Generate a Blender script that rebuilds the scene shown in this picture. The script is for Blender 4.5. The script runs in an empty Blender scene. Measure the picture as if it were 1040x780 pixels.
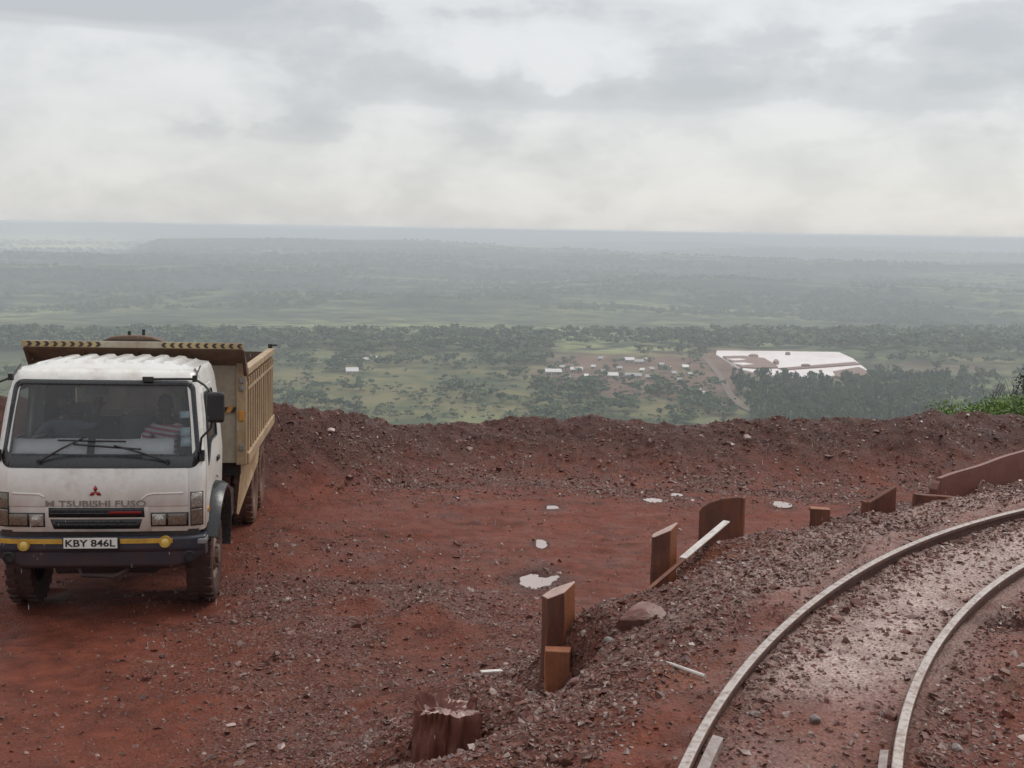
import bpy, bmesh, math, random
import numpy as np
from mathutils import Vector, Matrix
S = bpy.context.scene
COL = S.collection

# ------------------------------------------------------------------ camera
F_PX, W_PX = 1200.0, 1040.0
EYE = Vector((0, 0, 2.45))
PITCH, ROLL = math.atan((390 - 233) / F_PX), 0.0165
FW = Vector((0, math.cos(PITCH), -math.sin(PITCH)))
UP0 = Vector((0, math.sin(PITCH), math.cos(PITCH)))
RT = Vector((1, 0, 0)) * math.cos(ROLL) + UP0 * math.sin(ROLL)
UP = UP0 * math.cos(ROLL) - Vector((1, 0, 0)) * math.sin(ROLL)
cam = bpy.data.objects.new('camera', bpy.data.cameras.new('camera'))
COL.objects.link(cam)
cam.matrix_world = Matrix(((RT.x, UP.x, -FW.x, EYE.x), (RT.y, UP.y, -FW.y, EYE.y), (RT.z, UP.z, -FW.z, EYE.z), (0, 0, 0, 1)))
cam.data.sensor_width = 36
cam.data.lens = F_PX / W_PX * 36
cam.data.clip_start = 0.1
cam.data.clip_end = 60000
S.camera = cam

# ------------------------------------------------------------------ sky, sun, exposure
SUN_EL, SUN_AZ = math.radians(52), math.radians(48)       # azimuth from +Y towards +X: ahead and to the right
world = bpy.data.worlds.new('World')
S.world = world
world.use_nodes = True
nt = world.node_tree
nt.nodes.clear()


def N(t, kind, **kw):
    n = t.nodes.new(kind)
    for k, v in kw.items():
        if k.startswith('i_'):
            n.inputs[k[2:].replace('_', ' ')].default_value = v
        else:
            setattr(n, k, v)
    return n


def ramp(t, fac, stops, interp='LINEAR'):
    n = t.nodes.new('ShaderNodeValToRGB')
    n.color_ramp.interpolation = interp
    el = n.color_ramp.elements
    while len(el) < len(stops):
        el.new(0.5)
    for e, (p, c) in zip(el, stops):
        e.position = p
        e.color = (c[0], c[1], c[2], 1) if isinstance(c, (tuple, list)) else (c, c, c, 1)
    t.links.new(fac, n.inputs[0])
    return n.outputs[0]


def math_n(t, op, a, b=None, clamp=False):
    n = t.nodes.new('ShaderNodeMath')
    n.operation = op
    n.use_clamp = clamp
    for i, v in enumerate((a, b)):
        if v is None:
            continue
        if isinstance(v, (int, float)):
            n.inputs[i].default_value = v
        else:
            t.links.new(v, n.inputs[i])
    return n.outputs[0]


def mixc(t, fac, a, b, mode='MIX'):
    n = t.nodes.new('ShaderNodeMix')
    n.data_type = 'RGBA'
    n.blend_type = mode
    for i, v in ((0, fac), (6, a), (7, b)):
        if isinstance(v, (int, float)):
            n.inputs[i].default_value = v
        elif isinstance(v, tuple):
            n.inputs[i].default_value = v if len(v) == 4 else v + (1,)
        else:
            t.links.new(v, n.inputs[i])
    return n.outputs[2]


def noise(t, vec, scale, detail=4, rough=.55, dist=0.0):
    n = t.nodes.new('ShaderNodeTexNoise')
    n.inputs['Scale'].default_value = scale
    n.inputs['Detail'].default_value = detail
    n.inputs['Roughness'].default_value = rough
    n.inputs['Distortion'].default_value = dist
    if vec is not None:
        t.links.new(vec, n.inputs['Vector'])
    return n.outputs['Fac']


sky = N(nt, 'ShaderNodeTexSky', sky_type='NISHITA', sun_disc=False, sun_elevation=SUN_EL, sun_rotation=SUN_AZ)
tc = N(nt, 'ShaderNodeTexCoord')
mp = N(nt, 'ShaderNodeMapping')
mp.inputs['Scale'].default_value = (1.9, 1.9, 9.0)
mp.inputs['Location'].default_value = (0.35, 0.0, 0.2)
nt.links.new(tc.outputs['Generated'], mp.inputs[0])
mp2 = N(nt, 'ShaderNodeMapping')
mp2.inputs['Scale'].default_value = (10.0, 10.0, 19.0)
mp2.inputs['Location'].default_value = (3.1, 1.0, 2.0)
nt.links.new(tc.outputs['Generated'], mp2.inputs[0])
big = noise(nt, mp.outputs[0], 1.0, 5, .5, .2)
fine = noise(nt, mp2.outputs[0], 1.0, 8, .55, .15)
cl = math_n(nt, 'ADD', math_n(nt, 'MULTIPLY', big, .62), math_n(nt, 'MULTIPLY', fine, .38))
sxyz = N(nt, 'ShaderNodeSeparateXYZ')
nt.links.new(tc.outputs['Generated'], sxyz.inputs[0])
wz_ = math_n(nt, 'ADD', sxyz.outputs[2], math_n(nt, 'MULTIPLY', math_n(nt, 'SUBTRACT', fine, .5), .035))
front_ = math_n(nt, 'GREATER_THAN', sxyz.outputs[1], 0.0)
for cx, cz, rx, rz, k in ((-.34, .172, .15, .024, .30), (.10, .110, .26, .013, .13), (.33, .152, .16, .016, .045), (-.26, .072, .12, .011, .13), (-.05, .125, .40, .013, .05), (.25, .075, .035, .006, .08)):
    ex = math_n(nt, 'DIVIDE', math_n(nt, 'SUBTRACT', sxyz.outputs[0], cx), rx)
    ez = math_n(nt, 'DIVIDE', math_n(nt, 'SUBTRACT', wz_, cz), rz)
    r2 = math_n(nt, 'ADD', math_n(nt, 'MULTIPLY', ex, ex), math_n(nt, 'MULTIPLY', ez, ez))
    bl = math_n(nt, 'MULTIPLY', math_n(nt, 'EXPONENT', math_n(nt, 'MULTIPLY', r2, -1.0)), k)
    cl = math_n(nt, 'SUBTRACT', cl, math_n(nt, 'MULTIPLY', bl, front_))
puff = ramp(nt, fine, [(.36, (.685, .687, .685)), (.47, (.735, .735, .728)), (.53, (.775, .772, .762)), (.64, (.815, .81, .80))])
dark = ramp(nt, cl, [(.345, 1.0), (.425, .62), (.485, .12), (.53, .0)], 'EASE')
dark = math_n(nt, 'MULTIPLY', dark, ramp(nt, sxyz.outputs[2], [(.035, .25), (.085, 1.0)]))
ccol = mixc(nt, dark, puff, (.545, .552, .565))
# an overcast sky is brighter overhead than at the horizon
lift = math_n(nt, 'ADD', math_n(nt, 'MULTIPLY', math_n(nt, 'MAXIMUM', sxyz.outputs[2], 0.0), .55), .96)
ccol = mixc(nt, 1.0, ccol, lift, 'MULTIPLY')
SKY_STRENGTH = 0.12
cs = mixc(nt, 1.0, ccol, (1 / SKY_STRENGTH,) * 3, 'MULTIPLY')
cover = mixc(nt, .85, sky.outputs[0], cs)                  # overcast: the clear sky hardly shows
bg = N(nt, 'ShaderNodeBackground', i_Strength=SKY_STRENGTH)
nt.links.new(cover, bg.inputs[0])
nt.links.new(bg.outputs[0], N(nt, 'ShaderNodeOutputWorld').inputs[0])

sun = bpy.data.objects.new('sun', bpy.data.lights.new('sun', 'SUN'))
COL.objects.link(sun)
sun.data.energy = 1.5
sun.data.angle = math.radians(25)
sun.data.color = (1, .95, .88)
sd = Vector((math.sin(SUN_AZ) * math.cos(SUN_EL), math.cos(SUN_AZ) * math.cos(SUN_EL), math.sin(SUN_EL)))
sun.rotation_euler = sd.to_track_quat('Z', 'Y').to_euler()
sun.location = (0, 0, 30)

S.view_settings.view_transform = 'Standard'
S.view_settings.look = 'None'
S.view_settings.gamma = 1
S.view_settings.exposure = 0
S.cycles.use_denoising = True
S.cycles.max_bounces = 8
S.cycles.transparent_max_bounces = 12
S.cycles.volume_bounces = 4
S.cycles.caustics_reflective = False
S.cycles.caustics_refractive = False
rng = np.random.default_rng(7)
random.seed(7)


# ------------------------------------------------------------------ helpers
def mesh_np(name, V, Fa, mat=None, smooth=False, attrs=None, mats=None, midx=None):
    """one mesh object from numpy arrays; Fa is (n,3) or (n,4) or a list of index tuples"""
    me = bpy.data.meshes.new(name)
    if isinstance(Fa, np.ndarray):
        V = np.asarray(V, np.float32)
        k = Fa.shape[1]
        me.vertices.add(len(V))
        me.vertices.foreach_set('co', V.ravel())
        me.loops.add(Fa.size)
        me.loops.foreach_set('vertex_index', Fa.astype(np.int32).ravel())
        me.polygons.add(len(Fa))
        me.polygons.foreach_set('loop_start', np.arange(0, Fa.size, k, dtype=np.int32))
        me.update(calc_edges=True)
    else:
        me.from_pydata([tuple(v) for v in V], [], [tuple(f) for f in Fa])
        me.update()
    me.polygons.foreach_set('use_smooth', np.full(len(me.polygons), bool(smooth)))
    for k, a in (attrs or {}).items():
        me.attributes.new(k, 'FLOAT', 'POINT').data.foreach_set('value', np.asarray(a, np.float32))
    for m in (mats or ([mat] if mat else [])):
        me.materials.append(m)
    if midx is not None:
        me.polygons.foreach_set('material_index', np.asarray(midx, np.int32))
    return me


def link(name, me, parent=None, loc=None, rot=None, scale=None):
    o = bpy.data.objects.new(name, me)
    COL.objects.link(o)
    if parent is not None:
        o.parent = parent
    if loc is not None:
        o.location = loc
    if rot is not None:
        o.rotation_euler = rot
    if scale is not None:
        o.scale = (scale,) * 3 if isinstance(scale, (int, float)) else scale
    return o


def tag(o, label=None, cat=None, group=None, kind=None):
    for k, v in (('label', label), ('category', cat), ('group', group), ('kind', kind)):
        if v:
            o[k] = v
    return o


def lat(ix, iy, seed):
    h = (ix.astype(np.int64) * 374761393 + iy.astype(np.int64) * 668265263 + seed * 1442695041) & 0x7fffffff
    h = (h ^ (h >> 13)) * 1274126177 & 0x7fffffff
    return ((h ^ (h >> 16)) & 0xffff) / 65535.0


def vn(x, y, seed=0):
    x = np.asarray(x, float); y = np.asarray(y, float)
    ix = np.floor(x); iy = np.floor(y)
    fx = x - ix; fy = y - iy
    fx = fx * fx * (3 - 2 * fx); fy = fy * fy * (3 - 2 * fy)
    ix = ix.astype(np.int64); iy = iy.astype(np.int64)
    a = lat(ix, iy, seed); b = lat(ix + 1, iy, seed); c = lat(ix, iy + 1, seed); d = lat(ix + 1, iy + 1, seed)
    return (a + (b - a) * fx) * (1 - fy) + (c + (d - c) * fx) * fy - .5


def fbm(x, y, seed=0, octs=3):
    s = 0; a = 1.0
    for k in range(octs):
        s = s + a * vn(x * 2 ** k + 17.3 * k, y * 2 ** k - 9.1 * k, seed + k)
        a *= .5
    return s


def sstep(a, b, x):
    t = np.clip((x - a) / (b - a), 0, 1)
    return t * t * (3 - 2 * t)


def material(name):
    m = bpy.data.materials.new(name)
    m.use_nodes = True
    t = m.node_tree
    b = t.nodes['Principled BSDF']
    return m, t, b


def set_in(t, b, **kw):
    for k, v in kw.items():
        s = b.inputs[k.replace('_', ' ')]
        if hasattr(v, 'links') or isinstance(v, bpy.types.NodeSocket):
            t.links.new(v, s)
        else:
            s.default_value = v + (1,) if isinstance(v, tuple) and len(v) == 3 and s.type == 'RGBA' else v


def bump(t, b, h, strength=.5, dist=.02):
    n = t.nodes.new('ShaderNodeBump')
    n.inputs['Strength'].default_value = strength
    n.inputs['Distance'].default_value = dist
    t.links.new(h, n.inputs['Height'])
    t.links.new(n.outputs[0], b.inputs['Normal'])


def coords(t, kind='Object'):
    return t.nodes.new('ShaderNodeTexCoord').outputs[kind]


def attr(t, name):
    n = t.nodes.new('ShaderNodeAttribute')
    n.attribute_name = name
    return n.outputs['Fac']


def worn(name, base, rough=.5, dirt=(.09, .04, .03), amount=.5, metal=0.0, scale=6.0, mud_z=None, spec=.5, streak=1.0, coat=0.0):
    """paint, rust or rubber with procedural dirt; mud_z = (z_full, z_none) adds mud splashed up from below"""
    m, t, b = material(name)
    co = coords(t)
    mpn = t.nodes.new('ShaderNodeMapping')
    mpn.inputs['Scale'].default_value = (1, 1, streak)
    t.links.new(co, mpn.inputs[0])
    n1 = noise(t, mpn.outputs[0], scale, 6, .62, .2)
    n2 = noise(t, co, scale * 5, 4, .6)
    f = ramp(t, math_n(t, 'ADD', math_n(t, 'MULTIPLY', n1, .75), math_n(t, 'MULTIPLY', n2, .25)), [(.62 - .3 * amount, 0.0), (.78 - .12 * amount, 1.0)])
    f = math_n(t, 'MULTIPLY', f, min(1, .35 + amount * .6))
    if mud_z:
        sx = t.nodes.new('ShaderNodeSeparateXYZ')
        t.links.new(co, sx.inputs[0])
        mr = t.nodes.new('ShaderNodeMapRange')
        mr.inputs[1].default_value, mr.inputs[2].default_value = mud_z[1], mud_z[0]
        t.links.new(math_n(t, 'ADD', sx.outputs[2], math_n(t, 'MULTIPLY', math_n(t, 'SUBTRACT', n1, .5), 1.1)), mr.inputs[0])
        f = math_n(t, 'MAXIMUM', f, mr.outputs[0])
    c = mixc(t, f, base, dirt)
    c = mixc(t, math_n(t, 'MULTIPLY', n2, .25), c, tuple(x * .6 for x in base))
    set_in(t, b, Base_Color=c, Metallic=metal, Specular_IOR_Level=spec,
           Roughness=math_n(t, 'ADD', math_n(t, 'MULTIPLY', f, .18), math_n(t, 'ADD', math_n(t, 'MULTIPLY', n2, .2), rough - .1)))
    if coat:
        set_in(t, b, Coat_Weight=coat, Coat_Roughness=.12)
    bump(t, b, n2, .25, .01)
    return m


class MB:
    """collects simple solids; build() links them as ONE mesh object"""
    def __init__(s):
        s.V, s.F = [], []

    def add(s, V, Fa, M=None):
        o = len(s.V)
        s.V += [tuple((M @ Vector(v)) if M else v) for v in V]
        s.F += [tuple(i + o for i in f) for f in Fa]
        return s

    def box(s, c, d, rot=None, taper=None):
        x, y, z = (q / 2 for q in d)
        V = [(-x, -y, -z), (x, -y, -z), (x, y, -z), (-x, y, -z), (-x, -y, z), (x, -y, z), (x, y, z), (-x, y, z)]
        if taper:
            V = [(a * (taper if cc > 0 else 1), bb * (taper if cc > 0 else 1), cc) for a, bb, cc in V]
        M = Matrix.Translation(c)
        if rot:
            from mathutils import Euler
            M = M @ Euler(rot).to_matrix().to_4x4()
        return s.add(V, [(0, 3, 2, 1), (4, 5, 6, 7), (0, 1, 5, 4), (1, 2, 6, 5), (2, 3, 7, 6), (3, 0, 4, 7)], M)

    def prism(s, poly, axis, a, b):
        """polygon (2D) extruded along axis 'x'|'y'|'z' from a to b"""
        def p3(u, v, w):
            return {'x': (w, u, v), 'y': (u, w, v), 'z': (u, v, w)}[axis]
        n = len(poly)
        V = [p3(u, v, a) for u, v in poly] + [p3(u, v, b) for u, v in poly]
        Fa = [tuple(range(n))[::-1], tuple(range(n, 2 * n))] + [(i, (i + 1) % n, n + (i + 1) % n, n + i) for i in range(n)]
        return s.add(V, Fa)

    def tube(s, path, r, seg=8, caps=True):
        P = [Vector(p) for p in path]
        n = len(P)
        rr = r if isinstance(r, (list, tuple)) else [r] * n
        V, Fa = [], []
        ref = None
        for i, p in enumerate(P):
            d = (P[min(i + 1, n - 1)] - P[max(i - 1, 0)]).normalized()
            if ref is None:
                ref = Vector((0, 0, 1)) if abs(d.z) < .9 else Vector((1, 0, 0))
            u = d.cross(ref).normalized()
            v = u.cross(d).normalized()
            ref = v
            V += [tuple(p + (u * math.cos(2 * math.pi * k / seg) + v * math.sin(2 * math.pi * k / seg)) * rr[i]) for k in range(seg)]
        for i in range(n - 1):
            for k in range(seg):
                k2 = (k + 1) % seg
                Fa.append((i * seg + k, i * seg + k2, (i + 1) * seg + k2, (i + 1) * seg + k))
        if caps:
            Fa += [tuple(range(seg))[::-1], tuple((n - 1) * seg + k for k in range(seg))]
        return s.add(V, Fa)

    def lathe(s, prof, c, axis='x', seg=32):
        """profile of (radius, along) turned about the axis through c"""
        V, Fa = [], []
        n = len(prof)
        for k in range(seg):
            a = 2 * math.pi * k / seg
            for r, w in prof:
                u, v = r * math.cos(a), r * math.sin(a)
                V.append({'x': (c[0] + w, c[1] + u, c[2] + v), 'y': (c[0] + u, c[1] + w, c[2] + v), 'z': (c[0] + u, c[1] + v, c[2] + w)}[axis])
        for k in range(seg):
            k2 = (k + 1) % seg
            for i in range(n - 1):
                Fa.append((k * n + i, k * n + i + 1, k2 * n + i + 1, k2 * n + i))
        return s.add(V, Fa)

    def build(s, name, mat, parent=None, smooth=False, bevel=0.0, seg=2, loc=None, rot=None, subsurf=0):
        bm = bmesh.new()
        vs = [bm.verts.new(v) for v in s.V]
        for f in s.F:
            try:
                bm.faces.new([vs[i] for i in f])
            except ValueError:
                pass
        bmesh.ops.recalc_face_normals(bm, faces=bm.faces)
        me = bpy.data.meshes.new(name)
        bm.to_mesh(me)
        bm.free()
        me.materials.append(mat)
        if not smooth:
            me.polygons.foreach_set('use_smooth', np.zeros(len(me.polygons), bool))
        o = link(name, me, parent, loc, rot)
        if bevel:
            md = o.modifiers.new('bevel', 'BEVEL')
            md.width, md.segments, md.limit_method, md.angle_limit = bevel, seg, 'ANGLE', math.radians(35)
            md.harden_normals = False
        if smooth:
            me.polygons.foreach_set('use_smooth', np.ones(len(me.polygons), bool))
            me.set_sharp_from_angle(angle=math.radians(40))
        return o
# ------------------------------------------------------------------ the railway line: left rail as a curve of heading over length
def rail_line():
    ds = .1
    x, y, h = .82, 5.18, .32
    fwd = [(x, y, h)]
    s = 0
    while s < 34:
        k = .089 if s < 6.7 else (.05 if s < 14 else .012)
        h += k * ds
        x += math.sin(h) * ds; y += math.cos(h) * ds; s += ds
        fwd.append((x, y, h))
    x, y, h = .82, 5.18, .32
    back = []
    s = 0
    while s < 8:
        h -= (.092 if s < 5 else .03) * ds
        x -= math.sin(h) * ds; y -= math.cos(h) * ds; s += ds
        back.append((x, y, h))
    return np.array(back[::-1] + fwd)


LINE = rail_line()
GAUGE = .92
RLINE = LINE.copy()
_g = np.interp(LINE[:, 1], [5.2, 9.5], [.935, .85])
RLINE[:, 0] += np.cos(LINE[:, 2]) * _g
RLINE[:, 1] -= np.sin(LINE[:, 2]) * _g


def side_of_line(x, y):
    """signed distance to the left rail, positive to its left"""
    x = np.asarray(x, float); y = np.asarray(y, float)
    L = LINE[::3]
    best = np.full(x.shape, 1e9); sg = np.zeros(x.shape)
    for lx, ly, h in L:
        dx = x - lx; dy = y - ly
        d2 = dx * dx + dy * dy
        m = d2 < best
        best = np.where(m, d2, best)
        sg = np.where(m, -dx * math.cos(h) + dy * math.sin(h), sg)
    return np.where(sg >= 0, 1, -1) * np.sqrt(best)


PUDDLES = [(.36, 14.45, .25, .36), (.72, 19.35, .11, .18), (.44, 16.55, .085, .2), (2.5, 20.2, .15, .18), (4.72, 20.15, .15, .2), (3.0, 20.8, .1, .15)]
TRACK_POOLS = [(3.75, 7.42, .2, .14), (3.32, 7.6, .12, .1)]


def pad_z(x, y):
    return -1.795 - .045 * (y - 12.2) - .008 * (x + 4.35)


def berm_yz(x):
    yc = np.interp(x, [-14, -9, -5.0, -4.3, -3.56, -2.42, -.82, .85, 5.7, 11.2, 20], [22.4, 22.2, 21.2, 21.3, 22.3, 24, 24.8, 25, 25, 25.5, 27])
    zc = np.interp(x, [-14, -9, -5.0, -4.3, -3.56, -2.42, -.82, .85, 1.7, 3.81, 5.7, 7.4, 8.9, 11.2, 20], [-.8, -.75, -.62, -.66, -.92, -1.42, -1.57, -1.49, -1.43, -1.57, -1.41, -1.42, -1.31, -1.33, -1.2])
    return yc, zc


def ground_parts(x, y):
    x = np.asarray(x, float); y = np.asarray(y, float)
    d = side_of_line(x, y)
    wob = .22 * fbm(x / 1.1, y / 1.1, 31, 2)
    dd = d + wob
    bench = np.interp(dd, [-40, -9, -3, -1.3, -.5, -.12, .3, 1.0, 1.6, 1.9, 2.15, 2.6, 3.2], [-.3, -.08, -.085, -.09, -.08, -.08, -.075, -.17, -.33, -.45, -.78, -1.12, -1.3])
    tb = sstep(2.2, 4.3, dd)
    pad = pad_z(x, y)
    z = bench * (1 - tb) + pad * tb
    bank = 1 - tb
    yc, zc = berm_yz(x)
    zc = zc - .06
    yc = yc + .5 * vn(x / 1.7, 0 * x, 41)
    zc = zc + .10 * vn(x / .9, 0 * x + 3, 42) + .04 * vn(x / .3, 0 * x + 3, 43)
    fr = np.clip((yc - y) / 2.7, 0, 1)
    front = 1 - fr * fr * (3 - 2 * fr) * .55 - fr * .45
    bm_ = np.where(y < yc, front, 1.0)
    zb = np.minimum(z, 9)
    zberm = zb + (np.maximum(zc, zb) - zb) * bm_
    back = np.maximum(0, y - yc)
    zback = zc - .55 * np.minimum(back, 1.2) - np.where(back > 1.2, (back - 1.2) * .5, 0) + .2 * fbm(x / 2, y / 2, 44, 2) * np.clip(back, 0, 1)
    zr = np.where(y < yc, zberm, np.where(x > 14, zback, zback))
    return d, zr, bank, bm_ * (y < yc + 1), back


def ground_z(x, y):
    global ANCH_W
    if ANCH_W is None:
        A = np.array(ANCH); ANCH_W = np.zeros(len(A))
        K = np.exp(-((A[:, None, 0] - A[None, :, 0]) ** 2 + (A[:, None, 1] - A[None, :, 1]) ** 2) / .12)
        ANCH_W = np.linalg.solve(K + .003 * np.eye(len(A)), A[:, 2] - ground_z(A[:, 0], A[:, 1]))
    x = np.asarray(x, float); y = np.asarray(y, float)
    d, z, bank, berm, back = ground_parts(x, y)
    rough = .35 + .65 * np.maximum(np.clip(bank * 1.2, 0, 1) * (d > .15), np.clip(berm * 1.6, 0, 1))
    rough = np.where(d < .15, .32, rough)
    rough = rough * (1 + .2 * np.clip(berm * 1.4, 0, 1))
    z = z + rough * (.10 * fbm(x / 1.3, y / 1.3, 1, 2) + .075 * fbm(x / .38, y / .38, 3, 2) + .05 * fbm(x / .13, y / .13, 5, 2))
    padm = np.clip(1 - bank - berm, 0, 1)
    # wheel ruts pressed into the pad, running across it
    q = y + .22 * x + .5 * vn(x / 3, y / 3, 51)
    z = z + padm * (.022 * np.sin(q * 5.3) * (vn(x / 2.2, y / .8, 52) + .4) + .018 * fbm(x / .6, y / .16, 53, 2))
    # tracks in front of the lorry
    z = z - padm * .055 * (np.exp(-((x + 5.3 - .13 * (12 - y)) / .24) ** 2) + np.exp(-((x + 3.4 - .13 * (12 - y)) / .24) ** 2)) * (y < 13.5)
    # a low heap of loose stone on the pad
    z = z + .16 * np.exp(-(((x + .9) / 1.3) ** 2 + ((y - 12.6) / 1.0) ** 2)) * (1 + 1.2 * vn(x / .4, y / .4, 55)) + .1 * np.exp(-(((x + 2.0) / .9) ** 2 + ((y - 11.4) / .7) ** 2))
    # mound beside the second post, boulder at its side
    z = z + .26 * np.exp(-(((x - .62) / .3) ** 2 + ((y - 8.55) / .33) ** 2)) + .1 * np.exp(-(((x + .15) / .3) ** 2 + ((y - 6.9) / .35) ** 2))
    # heap of grey ballast near the long plate
    z = z + .07 * np.exp(-(((x - 6.3) / .8) ** 2 + ((y - 12.5) / .6) ** 2))
    z = z + anchor_shift(x, y)
    for px, py, a, b in PUDDLES + TRACK_POOLS:
        r = ((x - px) / a) ** 2 + ((y - py) / b) ** 2
        near = np.exp(-r * r * .8)
        flat = pad_z(px, py) if (px, py, a, b) in PUDDLES else -.185
        z = z * (1 - near) + near * (flat - .022 + .11 * fbm(x / .16, y / .36, 61, 3) + .05 * (r - .55))
    return z


ANCH = [(-.40, 6.50, -.98), (-.08, 6.80, -.50), (-.18, 7.05, -.52), (-.75, 6.9, -1.2), (.32, 8.45, -1.2), (.22, 8.15, -1.05), (.22, 7.8, -.84), (.28, 7.45, -.62), (.26, 7.15, -.47), (.60, 8.72, -.52), (.80, 8.62, -.44), (.62, 8.35, -.72), (.92, 8.3, -.46), (.05, 8.95, -1.2), (1.30, 10.05, -.86), (1.0, 10.4, -1.0), (1.62, 10.05, -.55), (1.10, 9.5, -.62),
        (2.1, 11.55, -.66), (2.5, 11.4, -.56), (2.2, 12.2, -.95), (3.11, 11.45, -.5), (3.8, 11.75, -.42), (4.37, 12.0, -.37), (4.65, 12.3, -.38), (5.85, 13.05, -.37), (5.2, 12.6, -.37), (6.6, 13.6, -.36), (5.3, 13.7, -.85), (3.3, 12.4, -.9), (.7, 7.6, -.40), (1.35, 7.6, -.2), (2.3, 8.9, -.22), (3.6, 10.4, -.24)]
ANCH_W = None


def anchor_shift(x, y):
    s = 0
    for (ax, ay, az), w in zip(ANCH, ANCH_W):
        s = s + w * np.exp(-((x - ax) ** 2 + (y - ay) ** 2) / .12)
    return s


def gravel_density(x, y):
    d, z, bank, berm, back = ground_parts(x, y)
    g = 1.25 * sstep(.2, .7, d) * bank + .17 * (d <= .25) * (d > -1.2) + .9 * np.exp(-((d + .12) / .16) ** 2) + .9 * np.exp(-((d + 1.08) / .22) ** 2) + .35 * (d < -1.25)
    g = g * (.45 + .9 * np.clip(.5 + 1.3 * fbm(x / 1.1, y / 1.1, 71, 3), 0, 1))
    pm = 1 - bank
    heap = np.exp(-(((x + 1.0) / 1.7) ** 2 + ((y - 12.5) / 1.5) ** 2)) + .8 * np.exp(-(((x + 1.6) / 1.5) ** 2 + ((y - 9.4) / 1.6) ** 2)) + .5 * np.exp(-(((x + 2.6) / 1.3) ** 2 + ((y - 14) / 2.5) ** 2))
    foot = .9 * np.exp(-((y - 21.9 - .3 * vn(x, y, 74)) / 1.1) ** 2) * (x > -3.2)
    p = heap + foot + .22 * sstep(.05, .5, fbm(x / 1.6, y / 1.1, 75, 3)) + .06
    p = p * (.35 + 1.1 * np.clip(.5 + 1.6 * fbm(x / .9, y / .7, 76, 3), 0, 1))
    bmf = .42 * np.clip(berm * 1.3, 0, 1)
    return np.clip(g + pm * p * (1 - .5 * berm) + bmf, 0, 1)


def axis_pts(segs):
    out = []
    for a, b, st in segs:
        out.append(np.arange(a, b - 1e-6, st))
    return np.concatenate(out + [np.array([segs[-1][1]])])


XS = axis_pts([(-30, -12, 1.0), (-12, -6.6, .2), (-6.6, 7.0, .045), (7.0, 12.5, .08), (12.5, 20, .4), (20, 46, 1.3)])
YS = axis_pts([(-14, 3, .8), (3, 4.6, .2), (4.6, 14, .04), (14, 21, .055), (21, 27, .06), (27, 34, .3), (34, 60, 1.5)])
gx, gy = np.meshgrid(XS, YS)
gz = ground_z(gx, gy)
gden = gravel_density(gx, gy)
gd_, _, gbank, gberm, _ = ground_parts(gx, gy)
nx, ny = len(XS), len(YS)
idx = np.arange(nx * ny).reshape(ny, nx)
quads = np.stack([idx[:-1, :-1], idx[:-1, 1:], idx[1:, 1:], idx[1:, :-1]], -1).reshape(-1, 4)
# silt-smeared, wetter skin between and beside the rails; its sky sheen is painted pale
gsilt = np.clip(np.exp(-((gd_ + .5) / .5) ** 2) * sstep(-.25, .35, fbm(gx / 1.1, gy / 1.1, 81, 3) + .5 * sstep(6.3, 7.4, gy)) * (.3 + .7 * sstep(5.9, 6.8, gy)) + .7 * sstep(-1.5, -2.2, gd_) * sstep(-.1, .5, fbm(gx / 1.2, gy / 1.2, 83, 3))
                + .55 * np.exp(-((gd_ - .7) / .5) ** 2) * sstep(7.2, 9, gy), 0, 1)

m_soil, t, b = material('red_soil')
co = coords(t)
n_big = noise(t, co, .55, 5, .6)
n_mid = noise(t, co, 4.0, 6, .6, .3)
n_fin = noise(t, co, 38.0, 5, .65)
v_f = t.nodes.new('ShaderNodeTexVoronoi'); v_f.inputs['Scale'].default_value = 42
t.links.new(co, v_f.inputs['Vector'])
den = attr(t, 'gravel')
silt_sheen = attr(t, 'silt_sheen')
soil = ramp(t, n_mid, [(.3, (.072, .0195, .0115)), (.5, (.135, .036, .0205)), (.72, (.20, .055, .031))])
soil = mixc(t, ramp(t, n_big, [(.42, 0.0), (.62, .55)]), soil, (.185, .050, .029))
orange = attr(t, 'orange')
soil = mixc(t, orange, soil, (.30, .095, .035))
soil = mixc(t, attr(t, 'berm_shade'), soil, ramp(t, n_mid, [(.35, (.036, .011, .008)), (.65, (.085, .025, .016))]))  # berm soil painted darker to stand for its backlit front face
grit = ramp(t, v_f.outputs['Color'], [(.2, (.03, .014, .011)), (.5, (.08, .042, .034)), (.85, (.19, .125, .105))])
gm = math_n(t, 'MULTIPLY', den, ramp(t, n_fin, [(.4, .15), (.58, .9)]))
colr = mixc(t, gm, soil, grit)
colr = mixc(t, math_n(t, 'MULTIPLY', silt_sheen, ramp(t, n_mid, [(.35, .45), (.6, 1.0)])), colr, ramp(t, noise(t, co, 55, 4, .7), [(.38, (.20, .10, .08)), (.5, (.42, .30, .265)), (.62, (.62, .50, .46))]))
colr = mixc(t, attr(t, 'wet'), colr, (.05, .016, .011))
rgh = math_n(t, 'ADD', ramp(t, noise(t, co, 1.7, 5, .6), [(.35, .42), (.6, .66)]), math_n(t, 'ADD', math_n(t, 'MULTIPLY', silt_sheen, -.15), math_n(t, 'MULTIPLY', attr(t, 'wet'), -.2)))
rgh = math_n(t, 'ADD', rgh, math_n(t, 'MULTIPLY', math_n(t, 'SUBTRACT', n_fin, .5), .3))
hh = math_n(t, 'ADD', math_n(t, 'MULTIPLY', n_fin, .6), math_n(t, 'MULTIPLY', v_f.outputs['Distance'], .5))
hh = math_n(t, 'ADD', hh, math_n(t, 'MULTIPLY', noise(t, co, 14, 4, .6), 1.0))
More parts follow.
